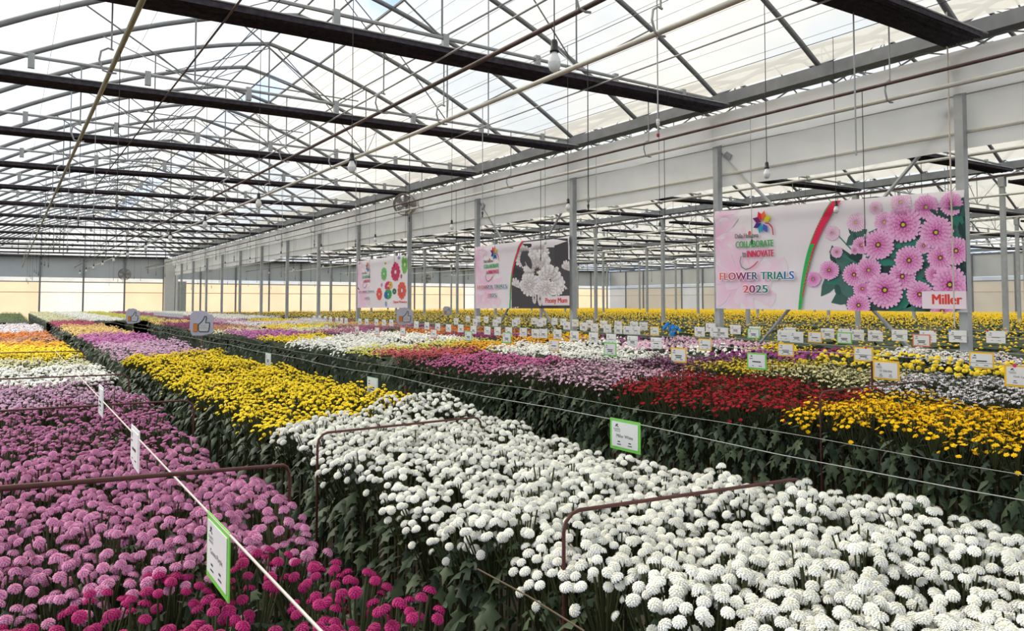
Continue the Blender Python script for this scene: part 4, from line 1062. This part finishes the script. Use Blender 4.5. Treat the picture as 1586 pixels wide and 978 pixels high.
# pale backdrop and dark leaves
P = []; dk = [np.array(lin(c)) for c in ((48,84,80),(36,60,62),(70,110,104),(52,128,112),(60,70,74))]
def arr_leaf(x, y, l, a, col, wd=.3):
    cx, cz = z6(x, y); k = l/170.0*.55; c, s = math.cos(a), math.sin(a)
    return ([(cx+k*(p*c-q*wd*s), cz+k*(p*s+q*wd*c)) for p, q in ((-1,0),(-.5,.7),(.1,1),(.6,.7),(1,0),(.6,-.7),(.1,-1),(-.5,-.7))], col)
for (x, y, l) in ((980,300,150),(1010,270,120),(1130,400,150),(1150,330,130),(1040,560,150),(960,560,130),(1180,560,120),(1240,220,140),(1285,180,110),(1280,420,120),(740,430,90),(700,460,80),(760,360,90),(1000,470,120),(1080,300,110),(880,560,110),(760,520,70),(720,380,70),(960,380,110),(1120,480,130),(1240,400,130),(1290,300,100),(780,250,60),(850,560,90),(1080,570,140),(1280,240,120)):
    for _ in range(3): P.append(arr_leaf(x+rn.uniform(-25,25), y+rn.uniform(-25,25), l*rn.uniform(.7,1.1), rn.uniform(0,3.1), dk[rn.randrange(5)]*rn.uniform(.7,1.2), rn.uniform(.35,.6)))
for (x0,y0,x1,y1) in ((720,255,800,340),(640,400,700,470),(690,470,790,510),(730,340,840,400),(800,240,830,330),(1130,60,1140,100)):
    a, b_ = z6(x0,y0), z6(x1,y1); P.append(([(a[0],a[1]-.012),(b_[0],b_[1]-.012),(b_[0],b_[1]+.012),(a[0],a[1]+.012)], dk[3]))
b1.put('printed_leaves', P)
tip = np.array(lin((236,176,222))); mid = np.array(lin((216,96,176))); dp = np.array(lin((176,50,130))); eye = np.array(lin((214,196,70)))
paleT = np.array(lin((238,206,228))); paleM = np.array(lin((226,166,208)))
fl_ = [(1010,100,50,1),(893,125,32,1),(800,192,45,1),(690,240,36,1),(930,190,48,.4),(1240,108,55,0),(1125,122,58,0),(1112,300,38,.3),(825,297,42,.2),(795,320,20,.2),(712,328,28,.6),(1165,432,48,0),(830,497,44,0),(1190,355,62,0),(1262,322,66,0),(1015,440,64,0),(792,432,55,0),(605,452,36,0),(678,412,46,0),(1170,238,78,0),(1020,203,84,0),(905,295,72,0),(860,412,60,0),(815,572,56,0),(1095,523,64,0),(1048,367,68,0),(1235,478,86,0),(935,503,84,0),(1200,600,60,0)]
P = []
for (x, y, r, pale) in fl_:
    cx, cz = z6(x, y); e1 = z6(x+r, y); e0 = z6(x-r, y); rx = (e1[0]-e0[0])/2; t_ = z6(x, y-r); rz = t_[1]-cz
    P += bloom(cx, cz, rx, rz, tip*(1-pale)+paleT*pale, mid*(1-pale)+paleM*pale, dp*(1-pale)+paleM*pale, eye, rn, 24, 8, .10)
b1.put('printed_flowers', P, .0004)
arc = [z6(*q) for q in ((542,600),(545,540),(553,460),(566,390),(584,310),(606,250),(636,185),(665,135),(690,95))]
arc_stripe(b1, arc, .045, .16, .52)
a, c_ = z6(1108,588), z6(1306,508); b1.put('name_plate', [([(a[0],a[1]),(W1,a[1]),(W1,c_[1]),(a[0],c_[1])], np.array(lin((236,222,232))))])
a, c_ = z6(1156,568), z6(1290,522); b1.text('lettering', 'Miller', a[0], a[1], c_[0]-a[0], c_[1]-a[1], [(220,70,62)])
lx, lz = z6(254,310); rx_, _ = z6(425,310); s = (rx_-lx)/1.30
brand(b1, lx+.14*s, lz-.60*s, s)
a, c_ = z6(182,457), z6(520,412); e, e2 = z6(290,515), z6(402,475)
title(b1, a[0], a[1], c_[0]-a[0], (c_[1]-a[1])*.9, e[0], e[1], e2[0]-e[0])

# --- banner with white peony mum
b2 = Banner('flower_banner', 'wrinkled banner of a white bloom on black lettered Peony Mum', (736,383), (882,364), (737,478), (883,478), 2)
pink_wash(b2, .40, rn)
def z5(x, y): return b2.m(720+x/6.111, 350+y/6.111)
P = [([z5(*q) for q in ((545,150),(1000,70),(995,660),(995,783),(500,783),(440,780),(445,500),(480,300))], np.array(lin((74,72,76))))]
for (x0,y0,x1,y1,v) in ((560,170,640,220,60),(470,380,550,500,58),(500,600,560,640,40),(850,120,980,420,66),(700,700,880,780,60),(540,680,700,770,66)): P.append(([z5(x0,y0),z5(x1,y0),z5(x1,y1),z5(x0,y1)], np.array(lin((v,v-2,v+3)))))
b2.put('printed_dark', P)
P = []; wt = np.array(lin((228,224,226))); wm = np.array(lin((206,200,202))); wd_ = np.array(lin((172,164,168))); ye_ = np.array(lin((214,200,140)))
for (x,y,rx,rz) in ((560,290,90,110),(960,470,60,140),(480,640,70,150),(700,260,110,90),(880,560,70,110),(690,440,150,230),(800,520,130,150),(620,560,100,110),(770,600,110,90),(660,680,22,60),(715,690,26,70)):
    c0 = z5(x,y); c1 = z5(x+rx,y); c2 = z5(x,y-rz); P += bloom(c0[0], c0[1], c1[0]-c0[0], c2[1]-c0[1], wt, wm, wd_, ye_, rn, 16, 5, .0 if rx < 100 else .06)
b2.put('printed_flowers', P, .0004)
arc_stripe(b2, [z5(*q) for q in ((418,783),(425,650),(432,540),(445,440),(465,340),(500,240),(545,145))], .04, .10, .45)
a, c_ = z5(735,755), z5(996,662); b2.put('name_plate', [([(a[0],a[1]),(b2.W,a[1]),(b2.W,c_[1]),(a[0],c_[1])], np.array(lin((228,216,222))))])
a, c_ = z5(768,745), z5(972,680); b2.text('lettering', 'Peony Mum', a[0], a[1], c_[0]-a[0], c_[1]-a[1], [(206,66,60)])
lx, lz = z5(183,405); rx_, _ = z5(322,405); s = (rx_-lx)/1.30; brand(b2, lx+.14*s, lz-.60*s, s)
a, c_ = z5(122,600), z5(398,548); e, e2 = z5(215,676), z5(300,640)
title(b2, a[0], a[1], c_[0]-a[0], (c_[1]-a[1])*.9, e[0], e[1], e2[0]-e[0])

# --- banner with dyed flowers
b3 = Banner('flower_banner', 'smaller far banner with splashy red and green blooms lettered Dyed Flowers', (554,405), (631,394), (554,477), (632,477), 4)
pink_wash(b3, .36, rn)
def z3(x, y): return b3.m(530+x/6.985, 370+y/6.985)
P = []
for (x,y,rx,rz,c) in ((452,380,32,75,(120,190,110)),(575,360,52,105,(206,50,104)),(675,280,36,100,(120,190,90)),(645,560,48,100,(230,96,84)),(405,600,32,70,(232,92,80)),(498,510,38,50,(214,60,110)),(500,600,42,55,(50,160,90)),(478,610,20,40,(40,100,180)),(525,500,20,40,(230,190,80)),(640,405,10,24,(206,90,140)),(430,500,10,22,(214,150,180)),(478,705,12,32,(150,176,214)),(615,205,16,18,(150,160,214)),(565,570,22,34,(60,120,70)),(470,265,12,12,(214,196,110))):
    c0 = z3(x,y); c1 = z3(x+rx,y); c2 = z3(x,y-rz); k = np.array(lin(c)); P += bloom(c0[0], c0[1], c1[0]-c0[0], c2[1]-c0[1], k*1.1, k, k*.7, k*.6, rn, 12, 4, 0)
b3.put('printed_flowers', P, .0004)['kind'] = 'stuff'
a, c_ = z3(560,705), z3(698,668); b3.text('lettering', 'Dyed Flowers', a[0], a[1], c_[0]-a[0], c_[1]-a[1], [(214,70,66)])
lx, lz = z3(218,432); rx_, _ = z3(306,432); s = (rx_-lx)/1.30; brand(b3, lx+.14*s, lz-.60*s, s, .3)
a, c_ = z3(185,588), z3(350,555); e, e2 = z3(238,655), z3(296,625)
title(b3, a[0], a[1], c_[0]-a[0], (c_[1]-a[1])*.9, e[0], e[1], e2[0]-e[0])
